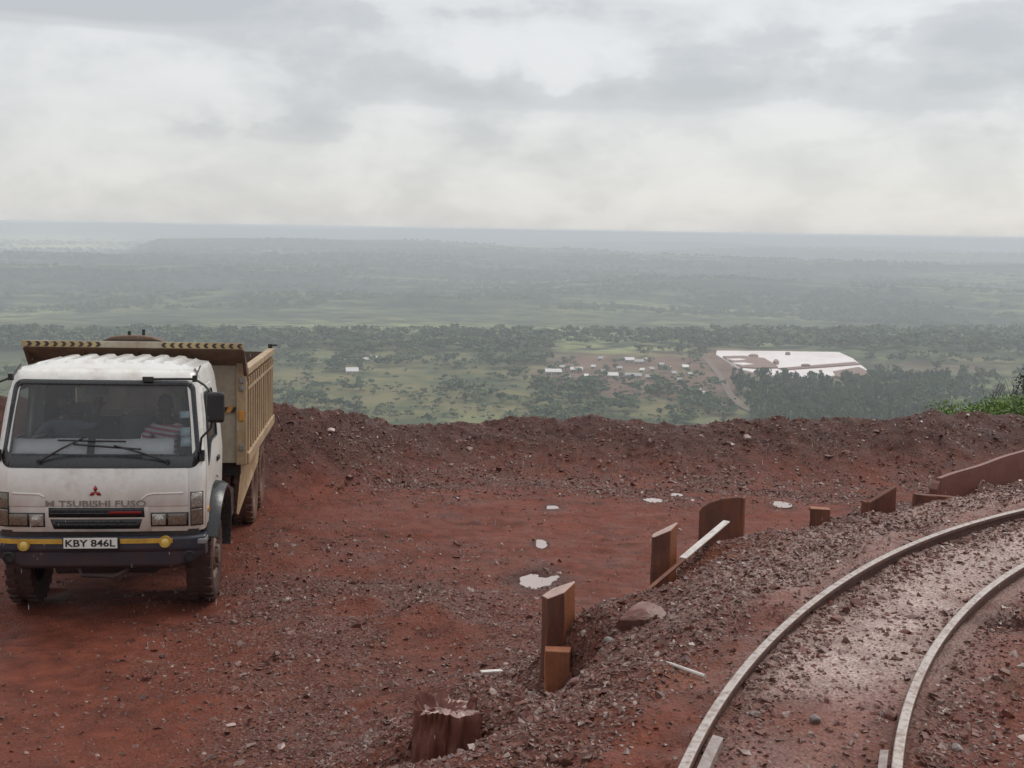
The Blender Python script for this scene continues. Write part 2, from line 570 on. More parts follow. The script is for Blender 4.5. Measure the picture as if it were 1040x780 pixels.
set_in(t, b, Base_Color=colr, Roughness=rgh, Specular_IOR_Level=math_n(t, 'ADD', math_n(t, 'MULTIPLY', silt_sheen, .4), .13))
bump(t, b, hh, .8, .03)
gor = np.clip(1.1 * np.exp(-(((gx - 1.62) / .5) ** 2 + ((gy - 9.9) / .35) ** 2)) + .9 * np.exp(-(((gx - .98) / .16) ** 2 + ((gy - 6.75) / .3) ** 2)), 0, 1) * np.clip(.6 + 1.5 * fbm(gx / .3, gy / .3, 91, 3), 0, 1)
gwet = np.zeros_like(gx)
for px, py, a, bb in PUDDLES + TRACK_POOLS:
    gwet = np.maximum(gwet, .75 * np.exp(-(((gx - px) / (a * 1.7)) ** 2 + ((gy - py) / (bb * 2.0)) ** 2) ** 1.5) * np.clip(1 + fbm(gx / .3, gy / .4, 95, 2), 0, 1.3))
gwet = np.clip(gwet, 0, .8)
ground = link('ground', mesh_np('ground', np.stack([gx, gy, gz], -1).reshape(-1, 3), quads, m_soil, True, {'gravel': gden.ravel(), 'silt_sheen': gsilt.ravel(), 'orange': gor.ravel(), 'wet': gwet.ravel(), 'berm_shade': np.clip(gberm * 1.5, 0, 1).ravel()}))
tag(ground, 'red murram yard with a low earth berm and a railway bench', None, None, 'structure')

# ------------------------------------------------------------------ puddles
m_water, t, b = material('puddle_water')
set_in(t, b, Base_Color=(.34, .25, .22), Roughness=.03, Specular_IOR_Level=1.0, IOR=1.8)
bump(t, b, noise(t, coords(t), 25, 2, .5), .05, .01)
for i, (px, py, a, bb) in enumerate(PUDDLES + TRACK_POOLS):
    n = 40
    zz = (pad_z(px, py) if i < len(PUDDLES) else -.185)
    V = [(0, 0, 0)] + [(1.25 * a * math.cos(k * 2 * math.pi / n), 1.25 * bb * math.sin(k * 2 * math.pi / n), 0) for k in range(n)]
    p = link('puddle', mesh_np('puddle', V, [(0, 1 + k, 1 + (k + 1) % n) for k in range(n)], m_water), None, (px, py, zz))
    tag(p, None, None, None, 'structure')

# ------------------------------------------------------------------ stones
BOX_V = np.array([(-1, -1, -1), (1, -1, -1), (1, 1, -1), (-1, 1, -1), (-1, -1, 1), (1, -1, 1), (1, 1, 1), (-1, 1, 1)], float)
BOX_F = np.array([(0, 3, 2, 1), (4, 5, 6, 7), (0, 1, 5, 4), (1, 2, 6, 5), (2, 3, 7, 6), (3, 0, 4, 7)])
STONES = []
for k in range(40):                                        # angular chips and flakes of crushed rock
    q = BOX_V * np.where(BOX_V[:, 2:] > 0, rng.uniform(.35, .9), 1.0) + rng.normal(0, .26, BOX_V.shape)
    q[:, :2] += np.where(BOX_V[:, 2:] > 0, 1, -1) * rng.normal(0, .25, 2)
    STONES.append(q * np.array([1.0, rng.uniform(.45, .9), rng.uniform(.18, .6)]) * .85)
STONES = np.array(STONES)


def rot_mats(n, tilt=.5):
    a = rng.uniform(0, 2 * math.pi, n); bx = rng.normal(0, tilt, n); by = rng.normal(0, tilt, n)
    ca, sa, cb, sb, cc, sc = np.cos(a), np.sin(a), np.cos(bx), np.sin(bx), np.cos(by), np.sin(by)
    Z = np.zeros(n); O = np.ones(n)
    A = np.stack([ca, -sa, Z, sa, ca, Z, Z, Z, O], -1).reshape(n, 3, 3)
    B = np.stack([O, Z, Z, Z, cb, -sb, Z, sb, cb], -1).reshape(n, 3, 3)
    C = np.stack([cc, Z, sc, Z, O, Z, -sc, Z, cc], -1).reshape(n, 3, 3)
    return B @ C @ A


def stone_field(name, xs, ys, size, mat):
    n = len(xs)
    zs = ground_z(xs, ys)
    V = STONES[rng.integers(0, len(STONES), n)] * size[:, None, None]
    V = np.einsum('nij,nkj->nki', rot_mats(n), V)
    V += np.stack([xs, ys, zs + size * .08], -1)[:, None, :]
    Fa = (BOX_F[None] + (np.arange(n) * 8)[:, None, None]).reshape(-1, 4)
    tone = np.repeat(rng.random(n), 8)
    hue = np.repeat(rng.random(n), 8)
    return link(name, mesh_np(name, V.reshape(-1, 3), Fa, mat, False, {'tone': tone, 'hue': hue}))


def scatter(n, x0, x1, y0, y1, dens, keep=1.0):
    x = rng.uniform(x0, x1, n); y = rng.uniform(y0, y1, n)
    k = rng.random(n) < dens(x, y) * keep
    k &= (np.abs(x) < y * .46 + .9)
    d = side_of_line(x, y)
    k &= (np.abs(d + .0) > .075) & (np.abs(d + GAUGE) > .075)
    for px, py, a, bb in PUDDLES:
        k &= ((x - px) / a) ** 2 + ((y - py) / bb) ** 2 > .75
    return x[k], y[k]


m_stone, t, b = material('wet_stone')
tone = attr(t, 'tone'); hue = attr(t, 'hue')
co = coords(t)
c1 = ramp(t, tone, [(0, (.055, .024, .018)), (.4, (.125, .066, .052)), (.75, (.20, .135, .115)), (.94, (.31, .235, .205)), (1.0, (.5, .42, .37))])
c1 = mixc(t, .30, c1, (.09, .028, .019))
c1 = mixc(t, ramp(t, hue, [(.4, 0.0), (.72, .85)]), c1, (.15, .046, .030))
c1 = mixc(t, ramp(t, noise(t, co, 30, 4, .6), [(.45, 0.0), (.65, .6)]), c1, (.11, .04, .03))
set_in(t, b, Base_Color=c1, Roughness=ramp(t, hue, [(0, .26), (.4, .42), (1, .62)]), Specular_IOR_Level=.4)
bump(t, b, noise(t, co, 60, 3, .6), .3, .004)

bank_d = lambda x, y: gravel_density(x, y)
x1, y1 = scatter(215000, -1.8, 7.5, 4.6, 13.5, bank_d, 1.0)
dd = side_of_line(x1, y1); k = (dd < 3.2)
x1, y1 = x1[k], y1[k]
sz = np.clip(rng.lognormal(-4.62, .5, len(x1)), .0045, .04)
tag(stone_field('gravel', x1, y1, sz, m_stone), 'grey and red crushed stone on the railway bank and between the rails', None, None, 'stuff')
x1, y1 = scatter(150000, -6.5, 6.5, 7.5, 21.5, bank_d, .85)
k = side_of_line(x1, y1) > 2.3
x1, y1 = x1[k], y1[k]
sz = np.clip(rng.lognormal(-4.4, .5, len(x1)), .006, .045)
tag(stone_field('gravel', x1, y1, sz, m_stone), 'scattered wet grit and small stones on the red yard', None, None, 'stuff')
x1, y1 = scatter(60000, -5.5, 12.5, 20, 25.6, bank_d, .62)
sz = np.clip(rng.lognormal(-4.0, .5, len(x1)), .010, .09)
tag(stone_field('rubble', x1, y1, sz, m_stone), 'stones and clods on the earth berm at the yard edge', None, None, 'stuff')
# ------------------------------------------------------------------ rails
m_railtop, t, b = material('rail_steel')
co = coords(t)
geo = t.nodes.new('ShaderNodeNewGeometry')
sx = t.nodes.new('ShaderNodeSeparateXYZ'); t.links.new(geo.outputs['Normal'], sx.inputs[0])
so = t.nodes.new('ShaderNodeSeparateXYZ'); t.links.new(co, so.inputs[0])
up_f = math_n(t, 'MULTIPLY', ramp(t, sx.outputs[2], [(.75, 0.0), (.93, 1.0)]), ramp(t, math_n(t, 'ADD', so.outputs[2], 1.0), [(.915, 0.25), (.95, 1.0)]))
n1 = noise(t, co, 22, 5, .65); n2 = noise(t, co, 3, 5, .6)
rust = mixc(t, ramp(t, n1, [(.35, 0.0), (.65, 1.0)]), (.05, .022, .017), (.12, .055, .038))
shine = mixc(t, ramp(t, n1, [(.44, 0.0), (.66, .85)]), (.54, .47, .43), (.22, .14, .11))
set_in(t, b, Base_Color=mixc(t, up_f, rust, shine), Roughness=math_n(t, 'ADD', math_n(t, 'MULTIPLY', up_f, -.28), math_n(t, 'ADD', math_n(t, 'MULTIPLY', n1, .25), .5)),
       Metallic=math_n(t, 'MULTIPLY', up_f, .7))
bump(t, b, n1, .15, .004)
PROFILE = [(-.028, 0), (-.023, .0), (.023, 0), (.028, -.006), (.030, -.03), (.012, -.042), (.009, -.12), (.055, -.135), (.06, -.148), (-.06, -.148), (-.055, -.135), (-.009, -.12), (-.012, -.042), (-.030, -.03), (-.028, -.006)][1:]


def along(line, prof, zoff, i0=0, i1=None):
    V, Fa = [], []
    P = line[i0:i1]
    n = len(prof)
    for k, (x, y, h) in enumerate(P):
        wz = .008 * math.sin(k * .11) + .006 * math.sin(k * .037 + 1)
        for u, w in prof:
            V.append((x + u * math.cos(h), y - u * math.sin(h), zoff + w + wz))
    for k in range(len(P) - 1):
        for i in range(n):
            j = (i + 1) % n
            Fa.append((k * n + i, k * n + j, (k + 1) * n + j, (k + 1) * n + i))
    Fa += [tuple(range(n))[::-1], tuple((len(P) - 1) * n + i for i in range(n))]
    return V, Fa


def bar_obj(name, V, Fa, mat, parent=None, bevel=0.0):
    m = MB(); m.add(V, Fa)
    return m.build(name, mat, parent, bevel=bevel)


i0 = int(np.argmin(np.abs(LINE[:, 1] - 4.9)))
jn = int(np.argmin(np.hypot(LINE[:, 0] - .95, LINE[:, 1] - 5.55)))
r1 = bar_obj('rail', *along(LINE, PROFILE, 0.0), m_railtop, None, .004)
tag(r1, 'long curved steel rail nearest the rusty posts, outer rail of the bend', 'rail', 'two rails of the curved track')
r2 = bar_obj('rail', *along(RLINE, PROFILE, -.005), m_railtop, None, .004)
tag(r2, 'shorter looking curved steel rail at the right, inner rail of the bend', 'rail', 'two rails of the curved track')
foot = [(.045, -.05), (.10, -.058), (.10, -.11), (.045, -.105)]
m_guard = worn('mottled_grey_steel', (.33, .28, .26), .35, (.12, .05, .035), .75, scale=16)
bar_obj('guard_bar', *along(LINE, foot, 0.0, i0 - 8, i0 + 9), m_guard, r1, .004)
j0 = int(np.argmin(np.abs(RLINE[:, 1] - 5.15)))
foot = [(-.045, -.02), (-.085, -.025), (-.085, -.06), (-.045, -.055)]
bar_obj('guard_bar', *along(RLINE, foot, 0.0, j0 - 14, j0 + 4), m_guard, r2, .004)

# ------------------------------------------------------------------ rusty posts, plates and bars on the bank
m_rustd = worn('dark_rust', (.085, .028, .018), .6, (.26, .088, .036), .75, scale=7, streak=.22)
m_rusto = worn('bright_lit_rust', (.30, .105, .045), .55, (.11, .036, .022), .7, scale=8, streak=.2)
m_rusttop = worn('wet_rust_sheen', (.42, .27, .22), .2, (.15, .06, .045), .5, scale=8)  # pale colour carries the sky sheen on the wet post tops
m_wood = worn('rotten_wood', (.13, .038, .026), .6, (.24, .10, .07), .6, scale=15, streak=.6)
m_redplate = worn('red_mud_plate', (.19, .075, .058), .42, (.12, .042, .03), .55, scale=3)
m_whitebar = worn('chipped_white_paint', (.62, .57, .53), .4, (.12, .06, .05), .5, scale=14)


def post(name, label, cat, base, h, yaw, sect, slant, mats, group='rusty retaining posts along the bank edge', sink=.35):
    """old steel sleeper set upright: folded section, filled, with a cut and sloping top; sect = outline, slant = top slope"""
    n = len(sect)
    bm = bmesh.new()
    lo = [bm.verts.new((u, v, -sink)) for u, v in sect]
    hi = [bm.verts.new((u, v, h + slant[0] * u + slant[1] * v)) for u, v in sect]
    me = bpy.data.meshes.new(name)
    for m in mats:
        me.materials.append(m)
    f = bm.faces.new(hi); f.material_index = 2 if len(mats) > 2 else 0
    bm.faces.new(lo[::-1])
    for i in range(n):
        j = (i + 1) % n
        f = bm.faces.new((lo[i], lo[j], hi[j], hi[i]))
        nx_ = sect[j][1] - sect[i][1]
        f.material_index = 1 if (nx_ > .5 * math.hypot(sect[j][0] - sect[i][0], sect[j][1] - sect[i][1]) and len(mats) > 1) else 0  # right-hand faces take the other rust, painting lit against shaded sides
    bmesh.ops.recalc_face_normals(bm, faces=bm.faces)
    bmesh.ops.subdivide_edges(bm, edges=[e for e in bm.edges if abs(e.verts[0].co.z - e.verts[1].co.z) > .2], cuts=4, use_grid_fill=True)
    for v in bm.verts:
        v.co.x += .02 * float(vn(np.array(v.co.z * 9 + base[0]), np.array(v.co.y * 12), 5)); v.co.y += .02 * float(vn(np.array(v.co.z * 9), np.array(v.co.x * 12 + base[1]), 6)); v.co.z += (.02 * float(vn(np.array(v.co.x * 30), np.array(v.co.y * 30), 8)) if v.co.z > h * .8 else 0)
    bm.to_mesh(me); bm.free()
    me.polygons.foreach_set('use_smooth', np.zeros(len(me.polygons), bool))
    o = link(name, me, None, base, (0, 0, yaw))
    md = o.modifiers.new('bevel', 'BEVEL'); md.width = .008; md.segments = 2; md.limit_method = 'ANGLE'
    tag(o, label, cat, group)
    return o


# second from the camera: broad folded post with a pale sloping top
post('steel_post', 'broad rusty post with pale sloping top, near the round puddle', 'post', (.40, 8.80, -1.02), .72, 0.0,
     [(-.145, -.0), (-.10, -.09), (.03, -.06), (.12, .07), (.12, .12), (-.05, .10)], (.32, .10), [m_rustd, m_rusto, m_rusttop])
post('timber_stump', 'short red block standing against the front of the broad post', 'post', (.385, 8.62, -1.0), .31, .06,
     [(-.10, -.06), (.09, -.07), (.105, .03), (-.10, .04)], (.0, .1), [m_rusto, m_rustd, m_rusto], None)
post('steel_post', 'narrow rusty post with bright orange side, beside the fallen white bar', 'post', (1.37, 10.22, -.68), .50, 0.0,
     [(-.115, -.03), (-.095, -.06), (.05, -.045), (.13, .06), (.12, .10), (-.10, .03)], (.40, .12), [m_rustd, m_rusto, m_rusttop])
# third: wide folded plate, rounded upper left corner
me = MB()
prof = [(-.22, -.4), (-.22, .26), (-.19, .31), (-.10, .37), (.02, .415), (.16, .44), (.20, .44), (.225, -.4)]
me.prism(prof, 'y', -.02, .02)
me.box((.215, .05, .02), (.03, .14, .83))
o = me.build('steel_plate', m_rustd, None, bevel=.012, loc=(2.14, 11.70, -.62), rot=(0, 0, -.28))
tag(o, 'wide rusty plate with rounded corner behind the fallen white bar', 'plate', 'rusty retaining posts along the bank edge')
post('steel_stub', 'small squat rusty stub standing alone left of the far plates', 'post', (3.11, 11.6, -.5), .235, .0,
     [(-.105, -.03), (.09, -.05), (.105, .03), (-.09, .05)], (.0, .05), [m_rustd, m_rusto, m_rusto])
me = MB()
me.prism([(-.17, -.4), (-.17, .16), (.15, .31), (.15, -.4)], 'y', -.03, .03)
me.box((-.155, .06, -.05), (.03, .12, .4))
o = me.build('steel_plate', m_rustd, None, bevel=.01, loc=(3.82, 11.88, -.41), rot=(0, 0, .35))
tag(o, 'rusty plate with slanting top, between the squat stub and the long beam', 'plate', 'rusty retaining posts along the bank edge')
me = MB()
me.prism([(-.13, -.3), (-.13, .13), (.13, .09), (.12, -.3)], 'y', -.03, .03)
me.box((.16, .01, .085), (.36, .07, .025), (0, .10, 0))
o = me.build('steel_stub', m_rustd, None, bevel=.008, loc=(4.37, 12.2, -.36), rot=(0, 0, .2))
tag(o, 'low rusty stub half buried at the end of the long beam', 'post', 'rusty retaining posts along the bank edge')
# long beam lying on edge
A, B = Vector((4.60, 12.45, 0)), Vector((7.9, 15.6, 0))
me = MB()
L = (B - A).length
N_ = 24
for k in range(N_):
    u0, u1 = L * k / N_, L * (k + 1) / N_
    t0, t1 = .0 + .025 * u0 + .006 * math.sin(u0 * 5), -.0 + .025 * u1 + .006 * math.sin(u1 * 5)
    me.add([(u0, -.02, -.6), (u1, -.02, -.6), (u1, -.02, t1), (u0, -.02, t0), (u0, .03, -.6), (u1, .03, -.6), (u1, .03, t1), (u0, .03, t0)],
           [(0, 1, 2, 3), (5, 4, 7, 6), (3, 2, 6, 7)] + ([(0, 3, 7, 4)] if k == 0 else []) + ([(1, 5, 6, 2)] if k == N_ - 1 else []))
me.prism([(-.03, -.22), (-.075, -.2), (-.09, -.11), (-.06, -.05), (-.03, -.025)], 'y', -.03, .06)
o = me.build('steel_beam', m_redplate, None, loc=(A.x, A.y, -.12), rot=(0, 0, math.atan2(B.y - A.y, B.x - A.x)))
tag(o, 'long mud-red steel beam on edge beside the track at the right', 'beam')
# first: rotten timber, cut by the lower edge of the picture
bm = bmesh.new()
R_, C_ = 40, 76
hh = [[None] * C_ for _ in range(R_)]
for i in range(R_):
    for j in range(C_):
        a = 2 * math.pi * j / C_
        ca, sa = math.cos(a), math.sin(a)
        sq = 1 / max(abs(ca), abs(sa)) ** .8
        z = -.75 + i / (R_ - 1) * .80
        g = float(fbm(np.array(a * 14.0), np.array(z * 5), 17, 3)) * .012 + float(fbm(np.array(a * 5.5), np.array(z * 2.6), 7, 3)) * .045 + float(vn(np.array(a * 1.3), np.array(z * 5), 8)) * .05
        topd = .10 * float(vn(np.array(ca * 3 + 4), np.array(sa * 3 + 2), 9)) - .02 * ca * (1 if ca > 0 else 0)
        hh[i][j] = bm.verts.new(((.185 * sq + g * 1.4) * ca, (.15 * sq + g * 1.4) * sa, z + topd * (i / (R_ - 1)) ** 4))
for i in range(R_ - 1):
    for j in range(C_):
        bm.faces.new((hh[i][j], hh[i][(j + 1) % C_], hh[i + 1][(j + 1) % C_], hh[i + 1][j]))
prev = hh[-1]
for q_, dz in ((.82, .015), (.6, .0), (.38, .02), (.18, .005)):
    ring = [bm.verts.new((v.co.x * q_, v.co.y * q_, .02 + dz + .05 * float(fbm(np.array(v.co.x * q_ * 16 + 3), np.array(v.co.y * q_ * 16), 3, 3)))) for v in hh[-1]]
    for j in range(C_):
        bm.faces.new((prev[j], prev[(j + 1) % C_], ring[(j + 1) % C_], ring[j]))
    prev = ring
bm.faces.new(prev)
me = bpy.data.meshes.new('timber_post'); bm.normal_update()
for f in bm.faces:
    f.material_index = 1 if abs(f.normal.z) > .8 else 0
bm.to_mesh(me); bm.free(); me.materials.append(m_wood); me.materials.append(worn('wet_wood_sheen', (.34, .22, .19), .25, (.13, .055, .04), .6, scale=14))  # upward faces painted paler, as sky sheen on the wet wood
me.polygons.foreach_set('use_smooth', np.zeros(len(me.polygons), bool))
o = link('timber_post', me, None, (-.36, 6.78, -.44), (0, 0, .2))
tag(o, 'rotten red-brown timber post cut by the lower edge of the picture', 'post')
# fallen white bar: angle iron, muddy at its lower end
P0, P1 = Vector((1.10, 9.50, -.53)), Vector((2.03, 10.78, -.22))
d = (P1 - P0); LL = d.length
me = MB()
me.box((LL * .73, 0, 0), (LL * .54, .06, .014))
me.box((LL * .73, .034, -.03), (LL * .54, .01, .07))
me.box((LL * .25, -.01, -.006), (LL * .5, .035, .012))
me.box((LL * .25, .012, -.03), (LL * .5, .009, .05))
o = me.build('angle_bar', m_whitebar, None, bevel=.003)
o.data.materials.append(m_rustd)
o.data.polygons.foreach_set('material_index', [0] * 12 + [1] * 12)
o.matrix_world = Matrix.Translation(P0) @ d.to_track_quat('X', 'Z').to_matrix().to_4x4()
tag(o, 'fallen white painted steel bar leaning between two rusty posts', 'bar')
me = MB(); me.tube([(0.82, 7.22, -.215), (1.0, 6.93, -.165), (1.16, 6.64, -.125)], .012, 8)
o = me.build('steel_rod', m_whitebar, None, True)
tag(o, 'thin pale rod lying on the gravel and touching the outer rail', 'rod')
me = MB(); me.tube([(2.62, 7.02, -.13), (2.72, 7.06, -.12), (2.86, 7.12, -.125)], [.012, .014, .008], 6)
o = me.build('wood_stick', m_wood, None, True); tag(o, 'dark broken stick lying between the two rails', 'stick')
me = MB(); me.box((0, 0, 0), (.16, .03, .012), (.1, .15, .6))
o = me.build('wood_splinter', m_whitebar, None, bevel=.003, loc=(-.10, 7.22, -.34)); tag(o, 'pale white splinter on the gravel behind the rotten timber post', 'splinter')

# ------------------------------------------------------------------ rocks that stand out
m_rock = worn('clay_rock', (.14, .052, .038), .5, (.22, .15, .13), .35, scale=7)
m_grey = worn('grey_rock', (.17, .135, .125), .38, (.12, .05, .04), .45, scale=9)
m_pale = worn('pale_rock', (.42, .31, .27), .45, (.16, .07, .05), .3, scale=9)


def rock(x, y, s, label, mat=m_rock, flat=.7, name='rock', group=None, yaw=None, seed=0):
    bm = bmesh.new()
    bmesh.ops.create_icosphere(bm, subdivisions=4 if s > .15 else 3, radius=1)
    r = random.Random(seed * 13 + 5)
    cuts = [(Vector((r.uniform(-1, 1), r.uniform(-1, 1), r.uniform(-.6, 1))).normalized(), r.uniform(.45, .8)) for _ in range(11)]
    for v in bm.verts:
        for n_, d_ in cuts:
            q = v.co.dot(n_)
            if q > d_:
                v.co -= n_ * (q - d_) * .9
        v.co *= 1 + .10 * float(vn(np.array(v.co.x * 3 + seed), np.array(v.co.y * 3 + v.co.z * 2), seed + 2)) + .05 * float(vn(np.array(v.co.x * 9 + seed), np.array(v.co.y * 9 + v.co.z * 7), seed + 4)) + (.06 * float(fbm(np.array(v.co.x * 8 + seed), np.array(v.co.y * 8 + v.co.z * 6), seed + 6, 3)) if s > .15 else 0)
        v.co.z *= flat; v.co.y *= .8
        v.co *= s
    me = bpy.data.meshes.new(name); bm.to_mesh(me); bm.free(); me.materials.append(mat)
    o = link(name, me, None, (x, y, float(ground_z(np.array([x]), np.array([y]))[0]) + s * flat * (.35 if s < .15 else .6)), (r.uniform(-.15, .15), r.uniform(-.15, .15), r.uniform(0, 6) if yaw is None else yaw))
    me.polygons.foreach_set('use_smooth', np.zeros(len(me.polygons), bool))
    return tag(o, label, 'rock', group)


rock(.93, 8.12, .20, 'large red boulder with a grey crust right of the broad post', worn('crusted_rock', (.15, .05, .034), .5, (.30, .24, .22), .62, scale=9), .62, 'boulder', yaw=.3, seed=3)
rock(.06, 6.98, .06, 'dark red stone on the gravel right of the rotten post', m_rock, .8, seed=4)
rock(2.03, 5.98, .05, 'rounded brown stone lying between the rails near the right rail', m_rock, .6, seed=5)
rock(1.62, 5.9, .042, 'pale grey stone between the rails', m_grey, .7, seed=6)
rock(1.33, 6.02, .05, 'grey slab stone against the outer rail', m_grey, .4, seed=7)
rock(2.42, 7.95, .055, 'dark stone on the outer side of the outer rail, middle of the bend', m_rock, .7, seed=8)
rock(2.50, 10.35, .055, 'red lump on the bare bank in front of the wide plate', m_rock, .6, seed=10)
rock(2.95, 10.75, .055, 'small dark rock on the bank below the squat stub', m_rock, .8, seed=11)
rock(1.98, 11.0, .075, 'grey tilted stone at the foot of the wide plate', m_grey, .5, seed=12)
rock(2.24, 5.6, .035, 'grey stone tight against the inner side of the right rail', m_grey, .7, seed=13)
rock(2.65, 5.75, .05, 'pale flat stone outside the right rail', m_pale, .35, seed=14)
rock(3.62, 7.32, .05, 'dark stone beside the wet pool between the rails', m_rock, .6, seed=15)
rock(-2.28, 9.35, .06, 'flat pinkish stone alone on the yard in the lower left', m_pale, .25, seed=16)
rock(-2.55, 13.2, .05, 'pale orange stone on the yard near the truck front wheel', m_pale, .7, seed=17)
rock(-3.35, 21.6, .11, 'pale slab stone on the berm behind the truck', m_pale, .5, seed=18)
rock(-2.9, 20.9, .10, 'dark clod at the foot of the berm near the truck', m_rock, .6, seed=19)
rock(-1.55, 9.9, .05, 'dark red clod on the yard left of the gravel bank', m_rock, .7, seed=20)
rock(.15, 7.55, .05, 'grey stone in the gravel between the first two posts', m_grey, .7, seed=21)
rock(.42, 7.0, .05, 'brown stone on the bank below the thin pale rod', m_rock, .6, seed=22)
rock(.72, 8.0, .06, 'grey flat stone in front of the red boulder', m_grey, .4, seed=23)
rock(4.9, 24.2, .12, 'white-topped stone halfway up the berm, right of middle', m_pale, .5, seed=24)
rock(3.35, 10.6, .05, 'brown stone by the outer rail below the slanting plate', m_rock, .6, seed=25)
rock(1.95, 8.35, .055, 'brown stone on the silty bank beside the outer rail', m_rock, .6, seed=26)
# ------------------------------------------------------------------ the tipper lorry (local axes: x to its left side, y to its rear, z up)
def rotm(yaw, pit, rol):
    return Matrix.Rotation(yaw, 4, 'Z') @ Matrix.Rotation(pit, 4, 'X') @ Matrix.Rotation(rol, 4, 'Y')


TRK_M = Matrix.Translation((-4.37, 12.232, -1.80)) @ rotm(.127, -.045, .01)
trk = bpy.data.objects.new('tipper_truck', None); COL.objects.link(trk)
trk.matrix_world = TRK_M
tag(trk, 'muddy white-cabbed tipper truck parked on the red yard at the left', 'truck')

MUD = (.105, .04, .027)
m_cab = worn('cab_white_paint', (.76, .75, .71), .34, (.33, .20, .14), .42, scale=2.6, mud_z=(.72, 1.55), streak=.5, coat=.25)
m_black = worn('black_plastic', (.012, .012, .013), .45, (.05, .03, .025), .35, scale=5)
m_gloss = worn('wet_black_plastic', (.022, .025, .028), .28, (.06, .04, .035), .3, scale=4)
m_bump = worn('navy_bumper', (.018, .026, .042), .38, (.07, .03, .024), .45, scale=4, mud_z=(.45, .95))
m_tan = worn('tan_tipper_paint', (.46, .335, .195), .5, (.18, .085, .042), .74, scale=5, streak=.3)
m_tand = worn('dark_tan_panel', (.13, .08, .047), .6, (.07, .034, .022), .75, scale=4, streak=.3)  # darker, browner tan for panels, gussets, tailgate and floor
m_head = worn('cream_headboard', (.43, .37, .28), .5, (.17, .095, .06), .78, scale=3.2, streak=.35)
m_under = worn('underbody', (.02, .016, .014), .7, MUD, .6, scale=5)
m_tyre = worn('muddy_tyre', (.03, .02, .017), .75, (.10, .036, .024), .95, scale=6)
m_tyrem = worn('mud_caked_tyre', (.15, .07, .045), .7, (.04, .024, .02), .5, scale=7)
m_rim = worn('muddy_rim', (.17, .095, .07), .5, (.07, .04, .03), .6, scale=9)
m_yel = worn('yellow_paint', (.58, .33, .035), .45, (.20, .10, .04), .6, scale=8)
m_fog = worn('yellow_lens', (.80, .58, .14), .2, (.45, .28, .10), .4, scale=25, coat=.6)
m_red = worn('red_badge', (.30, .018, .02), .35, (.12, .02, .02), .4, scale=20)
m_let = worn('dull_chrome', (.24, .21, .19), .35, (.10, .07, .05), .5, metal=.4, scale=30)
m_white = worn('plate_white', (.76, .75, .70), .45, (.40, .32, .25), .35, scale=15)
m_ink, t, b = material('plate_black'); set_in(t, b, Base_Color=(.012, .012, .012), Roughness=.5)
m_orange = worn('orange_band', (.62, .26, .03), .5, (.20, .10, .04), .5, scale=9)
m_int = worn('cab_interior', (.03, .034, .042), .7, (.03, .03, .035), .3, scale=5)
m_seat = worn('seat_cloth', (.05, .055, .065), .85, (.03, .03, .035), .4, scale=8)
m_paper = worn('white_paper', (.90, .90, .88), .6, (.6, .58, .55), .15, scale=4)
m_stick = worn('pale_sticker', (.50, .66, .70), .5, (.7, .72, .7), .4, scale=25)
m_steel = worn('grey_steel', (.26, .26, .26), .4, (.12, .08, .06), .5, metal=.4, scale=8)
m_lens, t, b = material('lamp_lens')
nn = noise(t, coords(t), 60, 3, .6)
set_in(t, b, Base_Color=ramp(t, nn, [(.35, (.20, .17, .14)), (.65, (.46, .43, .38))]), Roughness=.1, Metallic=.35, Coat_Weight=.8)
m_lensd, t, b = material('dull_lamp_lens')
nn = noise(t, coords(t), 45, 3, .6)
set_in(t, b, Base_Color=ramp(t, nn, [(.35, (.10, .07, .05)), (.65, (.19, .145, .11))]), Roughness=.2, Coat_Weight=.6)


def glass(name, tint, veil):
    m = bpy.data.materials.new(name); m.use_nodes = True
    t = m.node_tree; t.nodes.remove(t.nodes['Principled BSDF'])
    tr = N(t, 'ShaderNodeBsdfTransparent'); tr.inputs[0].default_value = tint + (1,)
    gl = N(t, 'ShaderNodeBsdfGlossy'); gl.inputs['Roughness'].default_value = .03
    fr = N(t, 'ShaderNodeFresnel'); fr.inputs[0].default_value = 1.62
    mx = N(t, 'ShaderNodeMixShader'); t.links.new(fr.outputs[0], mx.inputs[0]); t.links.new(tr.outputs[0], mx.inputs[1]); t.links.new(gl.outputs[0], mx.inputs[2])
    df = N(t, 'ShaderNodeBsdfDiffuse'); df.inputs[0].default_value = (.34, .36, .38, 1)
    mx2 = N(t, 'ShaderNodeMixShader')
    t.links.new(math_n(t, 'MULTIPLY', noise(t, coords(t), 7, 5, .6), veil * 2), mx2.inputs[0])  # diffuse blue-grey veil stands in for part of the sky reflection
    t.links.new(mx.outputs[0], mx2.inputs[1]); t.links.new(df.outputs[0], mx2.inputs[2])
    t.links.new(mx2.outputs[0], t.nodes['Material Output'].inputs['Surface'])
    return m


m_glass = glass('windscreen_glass', (.90, .93, .95), .05)
m_glass2 = glass('side_glass', (.55, .60, .60), .10)

CORNER = .12
wz = lambda z: float(np.interp(z, [.9, 1.67, 2.2, 2.55, 2.66, 2.72], [1.07, 1.08, 1.035, .985, .95, .90]))
fz = lambda z: float(np.interp(z, [.9, 1.2, 1.67, 2.55, 2.62, 2.67, 2.72], [.02, .0, .015, .25, .29, .34, .42]))


def fy(x, z):
    """front surface of the cab: bowed, rounded at the corners"""
    w = wz(z); e = max(0.0, abs(x) - (w - CORNER)); e = min(e, CORNER)
    return fz(z) + .05 * (x / w) ** 2 + CORNER - math.sqrt(max(0, CORNER * CORNER - e * e))


